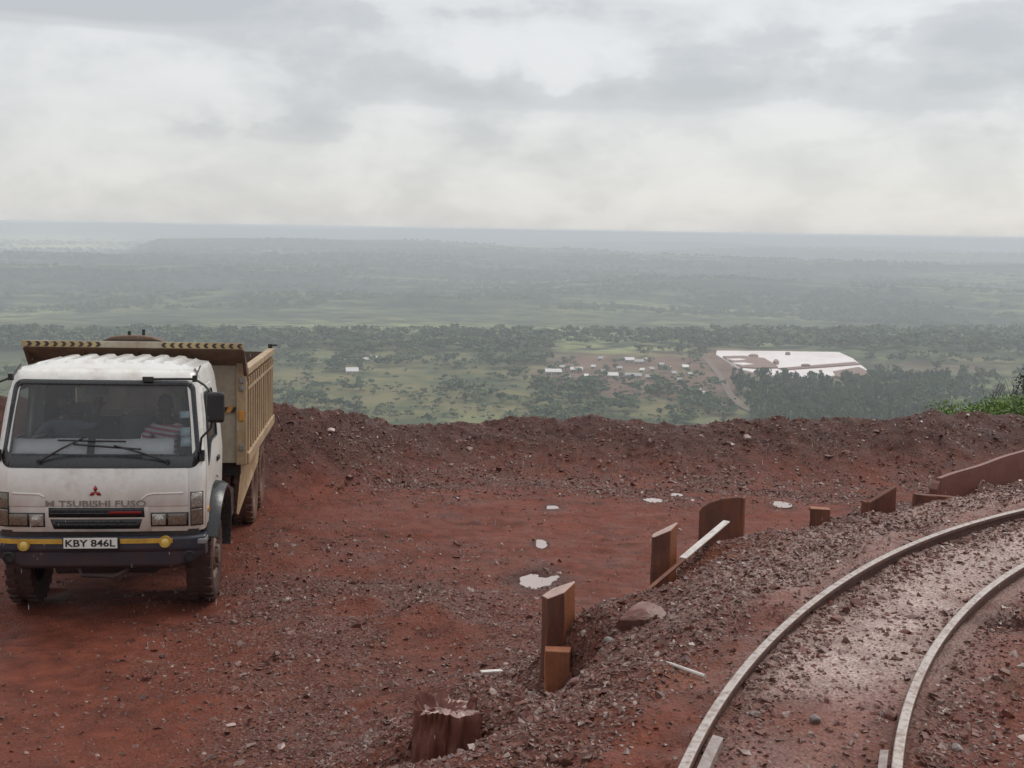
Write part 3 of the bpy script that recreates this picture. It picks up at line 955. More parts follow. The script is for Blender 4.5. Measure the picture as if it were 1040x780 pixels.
REAR = 1.78
zl = [.98, 1.1, 1.3, 1.5, 1.67, 1.74, 1.85, 1.95, 2.03, 2.1, 2.3, 2.37, 2.45, 2.53, 2.58, 2.62, 2.66, 2.70]
rowF = lambda z: [(-1 + 2 * k / 20) * (wz(z) - CORNER) for k in range(21)]
bm = bmesh.new(); rows = []
for z in zl:
    w = wz(z); pts = []
    arc = [w - CORNER + CORNER * math.sin(a) for a in (.3, .6, .9, 1.2, 1.45)]
    for x in [-a for a in arc[::-1]] + rowF(z) + arc:
        pts.append((x, fy(x, z), z))
    y0 = fy(w, z)
    ys = [y0 + .02, .45, .62, .95, 1.25, 1.32, REAR - .08]
    for y in ys:
        pts.append((w, y, z))
    pts.append((w - .03, REAR - .02, z))
    for k in range(9):
        pts.append(((w - .08) * (1 - 2 * k / 8), REAR, z))
    pts.append((-w + .03, REAR - .02, z))
    for y in ys[::-1]:
        pts.append((-w, y, z))
    rows.append([bm.verts.new(p) for p in pts])
nP = len(rows[0])
for i in range(len(zl) - 1):
    zm = (zl[i] + zl[i + 1]) / 2
    for j in range(nP):
        j2 = (j + 1) % nP
        a, c = rows[i][j].co, rows[i][j2].co
        xm, ym = (a.x + c.x) / 2, (a.y + c.y) / 2
        front = 5 <= j < 25
        if front and 1.74 < zm < 2.53:
            continue
        side = abs(xm) > wz(zm) - .005
        if side and .45 < ym < 1.25 and 1.74 < zm < 2.45:
            continue
        rear = ym > REAR - .01
        if rear and abs(xm) < .62 and 2.03 < zm < 2.37:
            continue
        bm.faces.new((rows[i][j], rows[i][j2], rows[i + 1][j2], rows[i + 1][j]))
bm.faces.new([v for v in rows[0]][::-1])
me = bpy.data.meshes.new('cab_shell')
bmesh.ops.recalc_face_normals(bm, faces=bm.faces)
bm.to_mesh(me); bm.free(); me.materials.append(m_cab)
me.polygons.foreach_set('use_smooth', np.ones(len(me.polygons), bool)); me.set_sharp_from_angle(angle=math.radians(38))
shell = link('cab_shell', me, trk)
md = shell.modifiers.new('solid', 'SOLIDIFY'); md.thickness = .03; md.offset = -1
# roof with pressed ribs
rz0 = 2.70
W_, Yf = wz(rz0), fz(rz0)
nx_, ny_ = 133, 40
V, Fa = [], []
for j in range(ny_):
    for i in range(nx_):
        u = -1 + 2 * i / (nx_ - 1); v = j / (ny_ - 1)
        x = u * W_
        yfront = fy(x, rz0)
        y = yfront + v * (REAR - yfront)
        dome = .055 * (1 - abs(u) ** 3.5) * min(1, v * 6) ** .6 * min(1, (1 - v) * 9 + .25) ** .5
        rib = max(0, min(1, 1.6 * math.sin(x * 2 * math.pi / .205 + 1.57) + .55))
        rb = .027 * rib * float(sstep(.10, .15, v)) * float(1 - sstep(.90, .96, v)) * float(1 - sstep(.82, .9, abs(u)))
        V.append((x, y, rz0 + dome + rb))
for j in range(ny_ - 1):
    for i in range(nx_ - 1):
        a = j * nx_ + i
        Fa.append((a, a + 1, a + nx_ + 1, a + nx_))
m_roof = worn('roof_white_paint', (.70, .69, .66), .26, (.45, .38, .31), .3, scale=3, streak=.6, coat=.5)
me = mesh_np('cab_roof', V, np.array(Fa), m_roof, True)
roof = link('cab_roof', me, trk)


def front_poly(name, pts, off, mat, parent=trk, thick=.01, hole=None, sub=None, bevel=0.0):
    """flat outline in (x, z) wrapped on the cab front; hole = inner outline with the same count makes a ring"""
    bm = bmesh.new()
    if hole:
        a = [bm.verts.new((x, 0, z)) for x, z in pts]; c = [bm.verts.new((x, 0, z)) for x, z in hole]
        n = len(a)
        for i in range(n):
            bm.faces.new((a[i], a[(i + 1) % n], c[(i + 1) % n], c[i]))
    else:
        bm.faces.new([bm.verts.new((x, 0, z)) for x, z in pts])
    xs = [p[0] for p in pts]
    k = math.ceil(min(xs) / .08)
    while k * .08 < max(xs):
        bmesh.ops.bisect_plane(bm, geom=bm.verts[:] + bm.edges[:] + bm.faces[:], plane_co=(k * .08, 0, 0), plane_no=(1, 0, 0)); k += 1
    for zc in (1.2, 1.67, 2.0, 2.3, 2.55):
        bmesh.ops.bisect_plane(bm, geom=bm.verts[:] + bm.edges[:] + bm.faces[:], plane_co=(0, 0, zc), plane_no=(0, 0, 1))
    for v in bm.verts:
        v.co.y = fy(v.co.x, v.co.z) - off
    bmesh.ops.recalc_face_normals(bm, faces=bm.faces)
    f0 = sum((f.normal.y * f.calc_area() for f in bm.faces))
    if f0 > 0:
        bmesh.ops.reverse_faces(bm, faces=bm.faces)
    me = bpy.data.meshes.new(name); bm.to_mesh(me); bm.free(); me.materials.append(mat)
    me.polygons.foreach_set('use_smooth', np.ones(len(me.polygons), bool)); me.set_sharp_from_angle(angle=math.radians(38))
    o = link(name, me, parent)
    if thick:
        md = o.modifiers.new('solid', 'SOLIDIFY'); md.thickness = thick; md.offset = -1
    if bevel:
        md = o.modifiers.new('bevel', 'BEVEL'); md.width = bevel; md.segments = 2; md.limit_method = 'ANGLE'
    return o


def rrect(x0, z0, x1, z1, r, n=5, x0t=None, x1t=None):
    """rounded outline; x0t/x1t give the top corners when the sides lean"""
    x0t = x0 if x0t is None else x0t; x1t = x1 if x1t is None else x1t
    out = []
    for cx, cz, a0 in ((x1 - r, z0 + r, -math.pi / 2), (x1t - r, z1 - r, 0), (x0t + r, z1 - r, math.pi / 2), (x0 + r, z0 + r, math.pi)):
        out += [(cx + r * math.cos(a0 + k * math.pi / 2 / n), cz + r * math.sin(a0 + k * math.pi / 2 / n)) for k in range(n + 1)]
    return out


ws = front_poly('windscreen', rrect(-.97, 1.79, .985, 2.54, .07, 5, -.90, .915), -.004, m_glass, trk, 0)
front_poly('windscreen_seal', rrect(-1.02, 1.665, 1.035, 2.585, .11, 6, -.945, .955), .006, m_gloss, ws, .012, rrect(-.965, 1.80, .98, 2.53, .07, 6, -.895, .91))
for x0, z0, x1, z1, rr in ((.80, 2.185, .905, 2.26, .04), (.815, 2.0, .915, 2.09, -.03), (.82, 1.885, .925, 1.985, .02)):
    front_poly('sticker', [(x0, z0), (x1, z0 + .006), (x1 - .004, z1), (x0 + .003, z1 - .004)], -.012, m_stick, ws, .002)
# wipers
for px_, tip, bl in ((-.62, (-.16, 1.99), ((-.44, 1.955), (.26, 1.945))), (.70, (.14, 1.905), ((-.28, 1.915), (.42, 1.865)))):
    m = MB()
    P = [(px_, 1.735), ((px_ * .5 + tip[0] * .5), (1.735 + tip[1]) / 2 + .01), tip]
    m.tube([(x, fy(x, z) - .035, z) for x, z in P], [.014, .011, .008], 6)
    (xa, za), (xb, zb) = bl
    m.tube([(xa + (xb - xa) * k / 8, fy(xa + (xb - xa) * k / 8, za + (zb - za) * k / 8) - .022, za + (zb - za) * k / 8) for k in range(9)], .010, 5)
    m.lathe([(.0, -.03), (.022, -.03), (.022, .03), (0, .03)], (px_, fy(px_, 1.735) - .02, 1.735), 'y', 10)
    m.build('wiper', m_black, trk, True)
# lower front: access panel with pressed creases, lamps, grille
panel = front_poly('front_panel', rrect(-.955, 1.255, .915, 1.655, .03, 3), .007, m_cab, trk, .012, None, None, .004)
for s, xa, xb in ((-1, -.90, -.60), (1, .50, .86)):
    pts = [(xa, 1.385), (xb, 1.385), (xb, 1.40), (xa, 1.40)]
    m = MB()
    if s < 0:
        P = [(-.90, 1.395), (-.62, 1.385), (-.57, 1.355)]
    else:
        P = [(.43, 1.33), (.49, 1.378), (.55, 1.39), (.86, 1.395)]
    m.tube([(x, fy(x, z) - .006, z) for x, z in P], .012, 6)
    m.build('crease', m_cab, panel, True)


def text_mesh(txt, width, height, extr, bold=0.0):
    cu = bpy.data.curves.new('txt', 'FONT'); cu.body = txt; cu.size = 1; cu.extrude = .0; cu.offset = bold; cu.resolution_u = 3
    o = bpy.data.objects.new('txt', cu); COL.objects.link(o)
    bpy.context.view_layer.update()
    me = bpy.data.meshes.new_from_object(o.evaluated_get(bpy.context.evaluated_depsgraph_get()))
    bpy.data.objects.remove(o)
    n = len(me.vertices); co = np.empty(n * 3, np.float32); me.vertices.foreach_get('co', co); co = co.reshape(-1, 3)
    mn, mx = co.min(0), co.max(0)
    P = np.zeros_like(co)
    P[:, 0] = ((co[:, 0] - mn[0]) / (mx[0] - mn[0]) - .5) * width
    P[:, 2] = ((co[:, 1] - mn[1]) / (mx[1] - mn[1]) - .5) * height
    me.vertices.foreach_set('co', P.ravel()); me.update()
    return me


def lettering(name, txt, cx, cz, w, h, mat, parent, off, thick, bold=.0, yfun=fy):
    me = text_mesh(txt, w, h, 0, bold)
    for v in me.vertices:
        x, z = v.co.x + cx, v.co.z + cz
        v.co = (x, yfun(x, z) - off, z)
    bm = bmesh.new(); bm.from_mesh(me); bpy.data.meshes.remove(me)
    todo = set(bm.verts)
    while todo:                                            # every letter is a piece of its own
        seed_ = todo.pop(); isl = {seed_}; q = [seed_]
        while q:
            v = q.pop()
            for e_ in v.link_edges:
                o_ = e_.other_vert(v)
                if o_ not in isl:
                    isl.add(o_); q.append(o_)
        todo -= isl
        il = {v: i for i, v in enumerate(isl)}
        ml = bpy.data.meshes.new(name)
        ml.from_pydata([v.co[:] for v in il], [], [[il[v] for v in f.verts] for f in bm.faces if f.verts[0] in isl])
        ml.materials.append(mat); ml.update()
        o = link(name, ml, parent)
        md = o.modifiers.new('solid', 'SOLIDIFY'); md.thickness = thick; md.offset = 0
    bm.free()


lettering('letter', 'M TSUBISHI FUSO', -.04, 1.288, 1.03, .066, m_let, trk, .012, .012, .003)
for dx, dz, rot in ((0, .032, 0), (-.030, -.020, math.radians(120)), (.030, -.020, math.radians(-120))):
    q = [(0, .036), (.021, 0), (0, -.036), (-.021, 0)]
    front_poly('emblem_diamond', [(-.043 + dx + a * math.cos(rot) - c * math.sin(rot), 1.415 + dz + a * math.sin(rot) + c * math.cos(rot)) for a, c in q], .018, m_red, panel, .012)
surround = front_poly('grille_surround', [(-.60, .99), (.53, .99), (.50, 1.25), (-.56, 1.25)], .006, m_cab, trk, .012, None, None, .004)
for z0, z1, xa, xb, xc, xd in ((1.138, 1.243, -.525, .462, -.525, .455), (1.012, 1.118, -.475, .405, -.51, .435)):
    g = front_poly('grille', [(xa, z0), (xb, z0), (xd, z1), (xc, z1)], .010, m_black, trk, .008)
    for k in range(2):
        zz = z0 + (z1 - z0) * (.36 + .34 * k)
        front_poly('grille_slat', [(xa + .02, zz), (xb - .02, zz), (xb - .02, zz + .012), (xa + .02, zz + .012)], .020, m_gloss, g, .012)
    if z0 > 1.1:
        front_poly('grille_badge', [(.10, 1.178), (.43, 1.178), (.43, 1.205), (.10, 1.205)], .030, m_red, g, .012)
for s in (-1, 1):
    c0 = -.02
    xs_ = (.545, .70, .725, .915)
    hl = front_poly('headlight', [(c0 + s * xs_[0], 1.035), (c0 + s * (xs_[3] + .02), 1.035), (c0 + s * (xs_[3] + .02), 1.185), (c0 + s * xs_[0], 1.185)], .010, m_black, trk, .01)
    front_poly('lens', [(c0 + s * x, z) for x, z in ((xs_[0] + .015, 1.05), (xs_[1], 1.05), (xs_[1], 1.172), (xs_[0] + .015, 1.172))], .022, m_lens, hl, .012, None, None, .006)
    m = MB(); xr = c0 + s * (xs_[0] + .09)
    m.lathe([(.0, -.012), (.035, -.010), (.05, .0)], (xr, fy(xr, 1.11) - .026, 1.11), 'y', 20)
    m.build('reflector', m_lens, hl, True)
    front_poly('lens', [(c0 + s * x, z) for x, z in ((xs_[2], 1.05), (xs_[3], 1.05), (xs_[3], 1.172), (xs_[2], 1.172))], .020, m_lensd, hl, .012, None, None, .006)
    cl2 = front_poly('corner_lamp', [(s * x, z) for x, z in ((.935, 1.035), (1.062, 1.035), (1.062, 1.405), (.935, 1.405))], .010, m_black, trk, .01)
    front_poly('lens', [(s * x, z) for x, z in ((.945, 1.235), (1.056, 1.235), (1.056, 1.395), (.945, 1.395))], .020, m_lens if s > 0 else m_lensd, cl2, .012, None, None, .006)
    front_poly('lens', [(s * x, z) for x, z in ((.945, 1.047), (1.056, 1.047), (1.056, 1.222), (.945, 1.222))], .020, m_lensd, cl2, .012, None, None, .006)
# dark joint between cab and bumper
MB().box((0, .2, .965), (2.04, .3, .07)).build('under_cab_sill', m_under, trk)
# bumper
BY = -.07
by = lambda x, z: BY + .06 * (x / 1.1) ** 2 + (.35 * max(0, abs(x) - .93))
bm = bmesh.new(); nb = 31
prof = [(.03, .935), (.0, .92), (-.0, .80), (.02, .77), (.03, .62), (.07, .585), (.22, .585), (.22, .935)]
rings = []
for k in range(nb):
    x = -1.09 + 2.18 * k / (nb - 1)
    lift = .05 * max(0, abs(x) - .8) / .29
    rings.append([bm.verts.new((x, by(x, z) + y, z + (lift * 2.2 if z < .7 else 0))) for y, z in prof])
for k in range(nb - 1):
    for i in range(len(prof)):
        i2 = (i + 1) % len(prof)
        bm.faces.new((rings[k][i], rings[k + 1][i], rings[k + 1][i2], rings[k][i2]))
bm.faces.new(rings[0]); bm.faces.new(rings[-1][::-1])
bmesh.ops.recalc_face_normals(bm, faces=bm.faces)
me = bpy.data.meshes.new('bumper'); bm.to_mesh(me); bm.free(); me.materials.append(m_bump)
bmp = link('bumper', me, trk)
md = bmp.modifiers.new('bevel', 'BEVEL'); md.width = .015; md.segments = 2; md.limit_method = 'ANGLE'
for xa, xb in ((-1.07, -.37), (.22, .76)):
    n = 8; m = MB()
    for k in range(n):
        x0, x1 = xa + (xb - xa) * k / n, xa + (xb - xa) * (k + 1) / n
        m.add([(x0, by(x0, .9) - .006, .868), (x1, by(x1, .9) - .006, .868), (x1, by(x1, .9) - .006, .918), (x0, by(x0, .9) - .006, .918),
               (x0, by(x0, .9) + .004, .868), (x1, by(x1, .9) + .004, .868), (x1, by(x1, .9) + .004, .918), (x0, by(x0, .9) + .004, .918)], [(0, 1, 2, 3), (3, 2, 6, 7), (1, 0, 4, 5)])
    m.build('bumper_stripe', m_yel, bmp)
for x, z in ((-.765, .858), (.685, .885)):
    m = MB(); m.lathe([(.046, -.034), (.060, -.036), (.064, -.02), (.058, .03)], (x, by(x, z), z), 'y', 24)
    fl_ = m.build('fog_lamp', m_yel, trk, True)
    m = MB(); m.lathe([(.0, -.036), (.03, -.033), (.047, -.026)], (x, by(x, z), z), 'y', 24)
    m.build('lens', m_fog, fl_, True)
for x in (-.93, .93):
    m = MB(); m.lathe([(.0, .012), (.06, .01), (.065, -.004), (.05, -.008)], (x, by(x, .70) + .01, .715), 'y', 16); m.build('bumper_hole', m_black, bmp)
plate = MB().box((-.077, BY - .022, .883), (.575, .012, .135)).build('number_plate', m_ink, trk, bevel=.004)
MB().box((-.077, BY - .030, .883), (.548, .008, .112)).build('plate_face', m_white, plate)
lettering('letter', 'KBY 846L', -.077, .883, .51, .078, m_ink, plate, .036, .003, .02, lambda x, z: BY)
# tow hook, axle, springs and frame below
m = MB(); m.tube([(-.25, .05, .62), (-.18, -.03, .52), (.15, -.03, .50), (.28, .06, .56)], .022, 8); m.build('tow_bar', m_under, trk, True)
m = MB()
m.box((-.42, 3.6, .80), (.10, 6.4, .24)); m.box((.42, 3.6, .80), (.10, 6.4, .24))
for y in (.5, 1.9, 3.2, 4.6, 6.4):
    m.box((0, y, .80), (.84, .10, .2))
m.build('chassis_frame', m_under, trk)
m = MB(); m.tube([(-1.0, .95, .50), (-.5, .95, .42), (.5, .95, .42), (1.0, .95, .50)], .07, 10); m.build('axle', m_under, trk, True)
for y in (5.3, 6.55):
    m = MB(); m.tube([(-1.0, y, .52), (1.0, y, .52)], .09, 10); m.lathe([(.0, -.18), (.2, -.12), (.2, .12), (0, .18)], (0, y, .52), 'x', 14); m.build('axle', m_under, trk, True)
m = MB(); m.box((.0, .9, .62), (1.1, 1.2, .34)); m.build('engine_sump', m_under, trk, bevel=.04)
for s in (-1, 1):
    m = MB()
    for k in range(3):
        m.box((s * .42, .95, .58 - k * .03), (.08, 1.2 - .3 * k, .022))
    m.build('leaf_spring', m_under, trk)
m = MB(); m.box((.86, 2.75, .72), (.40, .95, .42)); m.build('fuel_tank', m_under, trk, bevel=.05)
m = MB(); m.box((-.86, 2.75, .72), (.40, .8, .42)); m.build('battery_box', m_under, trk, bevel=.02)
# cab backing so that nothing shows below the cab
MB().box((0, 1.1, .99), (1.6, 1.3, .04)).build('cab_floor', m_under, trk)


# wheels
def wheel(name, x, y, s, dual=False):
    e = bpy.data.objects.new(name, None); COL.objects.link(e); e.parent = trk; e.location = (x, y, .515)
    for k in range(2 if dual else 1):
        dx = -s * .33 * k
        m = MB()
        prof = [(.29, -.10), (.34, -.135), (.43, -.148), (.485, -.14), (.505, -.125), (.512, -.06), (.512, .06), (.505, .125), (.485, .14), (.43, .148), (.34, .135), (.29, .10)]
        m.lathe(prof, (dx, 0, 0), 'x', 44)
        for q in range(26):
            a = 2 * math.pi * q / 26
            for z0, sk in ((-.085, .16), (.085, -.16)):
                M = Matrix.Rotation(a, 4, 'X') @ Matrix.Translation((dx + z0, 0, .515)) @ Matrix.Rotation(sk, 4, 'Z')
                mm = MB().box((0, 0, 0), (.105, .062, .03)); m.add(mm.V, mm.F, M)
        m.build('tyre', m_tyre if not dual else m_tyrem, e, True)
    m = MB()
    if dual:
        m.lathe([(.0, s * .0), (.10, s * .0), (.12, -s * .02), (.16, -s * .04), (.24, -s * .03), (.27, s * .09), (.30, s * .115)], (0, 0, 0), 'x', 32)
        m.lathe([(.0, s * .10), (.09, s * .10), (.11, s * .05), (.11, -s * .05)], (0, 0, 0), 'x', 18)
    else:
        m.lathe([(.30, s * .115), (.275, s * .12), (.26, s * .07), (.21, s * .085), (.17, s * .13), (.12, s * .135), (.11, s * .17), (.0, s * .18)], (0, 0, 0), 'x', 32)
    m.build('rim', m_rim, e, True)
    for q in range(8):
        a = 2 * math.pi * q / 8
        m = MB(); r0 = .145; xx = (s * .13) if not dual else (-s * .03)
        m.tube([(xx, r0 * math.cos(a), r0 * math.sin(a)), (xx + s * .035, r0 * math.cos(a), r0 * math.sin(a))], .015, 6)
        m.build('wheel_nut', m_rim, e)
    return e


wheel('front_wheel', .965, .95, 1); wheel('front_wheel', -.965, .95, -1)
for y in (5.3, 6.55):
    wheel('rear_wheel', 1.02, y, 1, True); wheel('rear_wheel', -1.02, y, -1, True)
# wings over the front wheels
for s in (-1, 1):
    bm = bmesh.new(); rings = []
    nA = 22
    for k in range(nA):
        a = math.radians(22 + 164 * k / (nA - 1))
        R0 = .64
        yy, zz = .97 - R0 * math.cos(a), .56 + R0 * 1.12 * math.sin(a)
        outw = 1.17 + .05 * math.sin(max(0, a) * .9)
        rr = []
        for x, dr in ((.80, 0), (outw - .03, .0), (outw, .015), (outw, .05), (outw - .06, .085), (1.02, .10), (.80, .03)):
            rr.append(bm.verts.new((s * x, yy - dr * math.cos(a), zz + dr * math.sin(a))))
        rings.append(rr)
    for k in range(nA - 1):
        for i in range(7):
            bm.faces.new((rings[k][i], rings[k][(i + 1) % 7], rings[k + 1][(i + 1) % 7], rings[k + 1][i]))
    bm.faces.new(rings[0]); bm.faces.new(rings[-1])
    bmesh.ops.recalc_face_normals(bm, faces=bm.faces)
    me = bpy.data.meshes.new('wheel_arch'); bm.to_mesh(me); bm.free(); me.materials.append(m_gloss)
    me.polygons.foreach_set('use_smooth', np.ones(len(me.polygons), bool)); me.set_sharp_from_angle(angle=math.radians(50))
    link('wheel_arch', me, trk)
    m = MB(); m.box((s * 1.05, .12, .87), (.10, .22, .06)); m.build('step', m_steel, trk, bevel=.01)


# doors
def door(s):
    out = [(.16, 1.02), (.40, 1.02), (.43, 1.2), (.55, 1.36), (.80, 1.43), (1.1, 1.42), (1.28, 1.36), (1.28, 2.40), (1.22, 2.50), (.44, 2.50), (.37, 2.44), (.19, 1.80)]
    win = [(.30, 1.66), (.42, 1.70), (.62, 1.85), (.78, 1.88), (1.0, 1.88), (1.19, 1.88), (1.20, 2.0), (1.20, 2.36), (1.15, 2.43), (.51, 2.43), (.46, 2.39), (.36, 2.0)]
    bm = bmesh.new()
    a = [bm.verts.new((0, y, z)) for y, z in out]; c = [bm.verts.new((0, y, z)) for y, z in win]
    E = [bm.edges.new((l[i], l[(i + 1) % len(l)])) for l in (a, c) for i in range(len(l))]
    bmesh.ops.triangle_fill(bm, edges=E, use_beauty=True)
    for zc in (1.67, 2.2):
        bmesh.ops.bisect_plane(bm, geom=bm.verts[:] + bm.edges[:] + bm.faces[:], plane_co=(0, 0, zc), plane_no=(0, 0, 1))
    for v in bm.verts:
        v.co.x = s * (wz(v.co.z) + .012)
    bmesh.ops.recalc_face_normals(bm, faces=bm.faces)
    if sum(f.normal.x * s for f in bm.faces) < 0:
        bmesh.ops.reverse_faces(bm, faces=bm.faces)
    me = bpy.data.meshes.new('door'); bm.to_mesh(me); bm.free(); me.materials.append(m_cab)
    d = link('door', me, trk)
    md = d.modifiers.new('solid', 'SOLIDIFY'); md.thickness = .018; md.offset = -1
    md = d.modifiers.new('bevel', 'BEVEL'); md.width = .004; md.segments = 2; md.limit_method = 'ANGLE'
    # glass and black seal
    bm = bmesh.new(); bm.faces.new([bm.verts.new((0, y, z)) for y, z in win])
    bmesh.ops.bisect_plane(bm, geom=bm.verts[:] + bm.edges[:] + bm.faces[:], plane_co=(0, 0, 2.2), plane_no=(0, 0, 1))
    for v in bm.verts:
        v.co.x = s * (wz(v.co.z) - .004)
    me = bpy.data.meshes.new('door_window'); bm.to_mesh(me); bm.free(); me.materials.append(m_glass2)
    link('door_window', me, d)
    m = MB(); P = [(s * (wz(z) + .008), y, z) for y, z in win]; m.tube(P + [P[0]], .013, 6); m.build('window_seal', m_black, d, True)
    m = MB(); m.tube([(s * (wz(2.4) + .004), .62, 2.43), (s * (wz(2.0) + .004), .56, 1.85)], .012, 6); m.build('window_bar', m_black, d, True)
    m = MB(); m.box((s * 1.10, 1.10, 1.62), (.03, .17, .055)); m.build('handle', m_black, d, bevel=.012)
    # mirror
    arm = MB(); xa = s * .97
    mm = MB(); mm.box((s * 1.205, .0, 2.325), (.185, .075, .33)); mi = mm.build('mirror', m_black, trk, bevel=.035, seg=3)
    arm.tube(([(s * .46, fz(2.6) - .02, 2.60), (s * .80, fz(2.6) - .03, 2.605)] if s > 0 else []) + [(s * .955, .26, 2.605), (s * 1.08, .10, 2.55), (s * 1.17, .03, 2.46), (s * 1.17, .03, 2.2), (s * 1.15, .03, 2.10), (s * 1.05, .04, 1.99), (s * 1.035, .06, 1.86), (s * 1.06, .10, 1.78)], .013, 7)
    if s > 0:
        arm.box((s * .46, fz(2.6) - .02, 2.60), (.11, .05, .05))
    arm.box((s * .955, .25, 2.61), (.05, .05, .07))
    arm.box((s * 1.05, .10, 1.79), (.05, .05, .12))
    arm.tube([(s * .955, .26, 2.61), (s * .96, .65, 2.72)], .009, 6)
    arm.build('mirror_arm', m_black, mi, True)
    MB().box((s * 1.205, .041, 2.325), (.15, .006, .28)).build('mirror_glass', m_steel, mi)
    # small round side lamp
    m = MB(); m.lathe([(.0, s * .03), (.03, s * .026), (.04, 0)], (s * (wz(1.2) + .0), .30, 1.17), 'x', 14); m.build('side_lamp', m_orange, trk, True)


door(1); door(-1)
MB().box((0, REAR - .015, 2.20), (1.26, .006, .36)).build('rear_window', m_glass2, trk)
# two thin aerial wires seen through the screen
m = MB(); m.tube([(.60, .30, 2.53), (.72, .30, 2.47), (.80, .30, 2.38), (.815, .28, 2.27)], .006, 5); m.tube([(.86, .31, 2.53), (.83, .30, 2.42), (.815, .28, 2.27)], .006, 5)
m.build('aerial_wire', m_black, trk, True)

# cab interior
m = MB(); m.prism([(.12, 1.40), (.12, 1.74), (.26, 1.775), (.50, 1.74), (.62, 1.62), (.62, 1.40)], 'x', -.98, .98); m.build('dashboard', m_int, trk, bevel=.01)
m = MB(); m.box((0, 1.76 - .035, 1.52), (1.96, .03, 1.02)); m.box((-.82, 1.725, 2.2), (.36, .03, .5)); m.box((.82, 1.725, 2.2), (.36, .03, .5)); m.box((0, 1.728, 2.50), (1.9, .03, .26)); m.build('cab_lining', m_int, trk)
for x in (-.55, .12, .58):
    e = bpy.data.objects.new('seat', None); COL.objects.link(e); e.parent = trk; e.location = (x, 0, 0)
    w = .5 if x != .12 else .38
    MB().box((0, 1.15, 1.50), (w, .5, .16)).build('cushion', m_seat, e, bevel=.04)
    MB().box((0, 1.45, 1.80), (w, .14, .56), (-.15, 0, 0)).build('backrest', m_seat, e, bevel=.05)
    if x == -.55:
        MB().box((0, 1.51, 2.14), (.28, .10, .14)).build('headrest', m_seat, e, bevel=.04)
m = MB()
cc = Vector((-.62, .60, 1.80)); tilt = Matrix.Rotation(math.radians(-58), 4, 'X')
P = [cc + tilt @ Vector((.225 * math.cos(a), 0, .225 * math.sin(a))) for a in [2 * math.pi * k / 28 for k in range(29)]]
m.tube(P, .015, 7)
m.tube([cc + tilt @ Vector((-.22, 0, .0)), cc + tilt @ Vector((.22, 0, .0))], .014, 6); m.tube([cc, cc + Vector((0, -.18, -.28))], .03, 8)
m.build('steering_wheel', m_black, trk, True)
m = MB(); m.box((-.10, .40, 2.45), (.24, .03, .07)); m.tube([(-.10, .40, 2.48), (-.08, .38, 2.56)], .008, 5); m.build('inside_mirror', m_int, trk, bevel=.01)

# tipper body
X_, Y0, LEN, ZB, ZR = 1.29, 2.42, 4.44, 1.355, 2.517
Y1 = Y0 + LEN
hb = MB().box((0, Y0 + .03, (ZB + 2.60) / 2), (2 * X_ - .14, .05, 2.60 - ZB)).build('headboard', m_head, trk)
for x in (-.62, 0, .62):
    MB().box((x, Y0 - .02, (ZB + 2.58) / 2), (.09, .05, 2.58 - ZB - .04)).build('headboard_post', m_head, hb, bevel=.008)
MB().box((1.02, Y0 - .012, 2.04), (.36, .03, .07)).build('hazard_band', m_orange, hb)
for k in range(3):
    x = .86 + k * .12
    m = MB(); m.prism([(x, 2.006), (x + .055, 2.006), (x + .095, 2.074), (x + .04, 2.074)], 'y', Y0 - .031, Y0 - .028)
    m.build('hazard_stripe', m_ink, hb)
for s in (-1, 1):
    cp = MB().box((s * (X_ - .05), Y0 + .0, (ZB + 2.66) / 2 - .02), (.13, .12, 2.64 - ZB + .02)).build('corner_post', m_tan, trk, bevel=.012)
    for z, mt in ((2.42, m_steel), (2.32, m_steel), (2.0, m_orange), (1.94, m_orange), (1.56, m_steel)):
        MB().box((s * (X_ - .05), Y0 - .07, z), (.06, .03, .075)).build('post_reflector', mt, cp, bevel=.01)
# visor over the cab with chevron edge
vis = MB()
vis.prism([(Y0 + .06, 2.58), (1.97, 2.83), (1.97, 2.86), (Y0 + .06, 2.63)], 'x', -X_, X_)
v_ = vis.build('visor', worn('rusty_visor', (.21, .145, .095), .6, (.10, .05, .03), .65, scale=4, streak=.4), trk)
for x in (-1.29, -.62, 0, .62, 1.29):
    MB().prism([(Y0 + .02, 2.40), (2.0, 2.82), (Y0 + .02, 2.60)], 'x', x - .02, x + .02).build('visor_gusset', m_tand, v_)
MB().box((0, 1.955, 2.875), (2 * X_ + .04, .03, .075)).build('chevron_board', m_head, v_, bevel=.004)
m_chev = worn('faded_black', (.035, .025, .018), .6, (.12, .08, .05), .5, scale=12)
for k in range(26):
    x = -1.25 + k * .1
    if -.42 < x < .34:
        continue
    m = MB(); sg = 1 if x < 0 else -1
    d_ = .026 * sg
    for z0, z1, o0, o1 in ((2.846, 2.875, 0, d_), (2.875, 2.904, d_, 0)):
        q = [(x + o0, z0), (x + .042 + o0, z0), (x + .042 + o1, z1), (x + o1, z1)]
        m.prism(q, 'y', 1.932, 1.939)
    m.build('chevron', m_chev, v_)
m_py = worn('pale_yellow', (.46, .35, .17), .5, (.26, .16, .09), .65, scale=7)
for xa, xb in ((-1.3, -.40), (.33, 1.3)):
    MB().box(((xa + xb) / 2, 1.9395, 2.875), (xb - xa, .003, .068)).build('chevron_ground', m_py, v_)
m = MB(); m.prism([(-.40, 2.915), (.34, 2.915), (.20, 2.965), (.05, 2.985), (-.12, 2.985), (-.28, 2.965)], 'y', 2.02, 2.30)
m.build('visor_hump', m_tand, v_, bevel=.02)
for x, h in ((-.08, .05), (.09, .075)):
    m = MB(); m.box((x, 2.1, 2.985 + h / 2), (.035, .035, h)); m.build('peg', m_black, v_, bevel=.006)
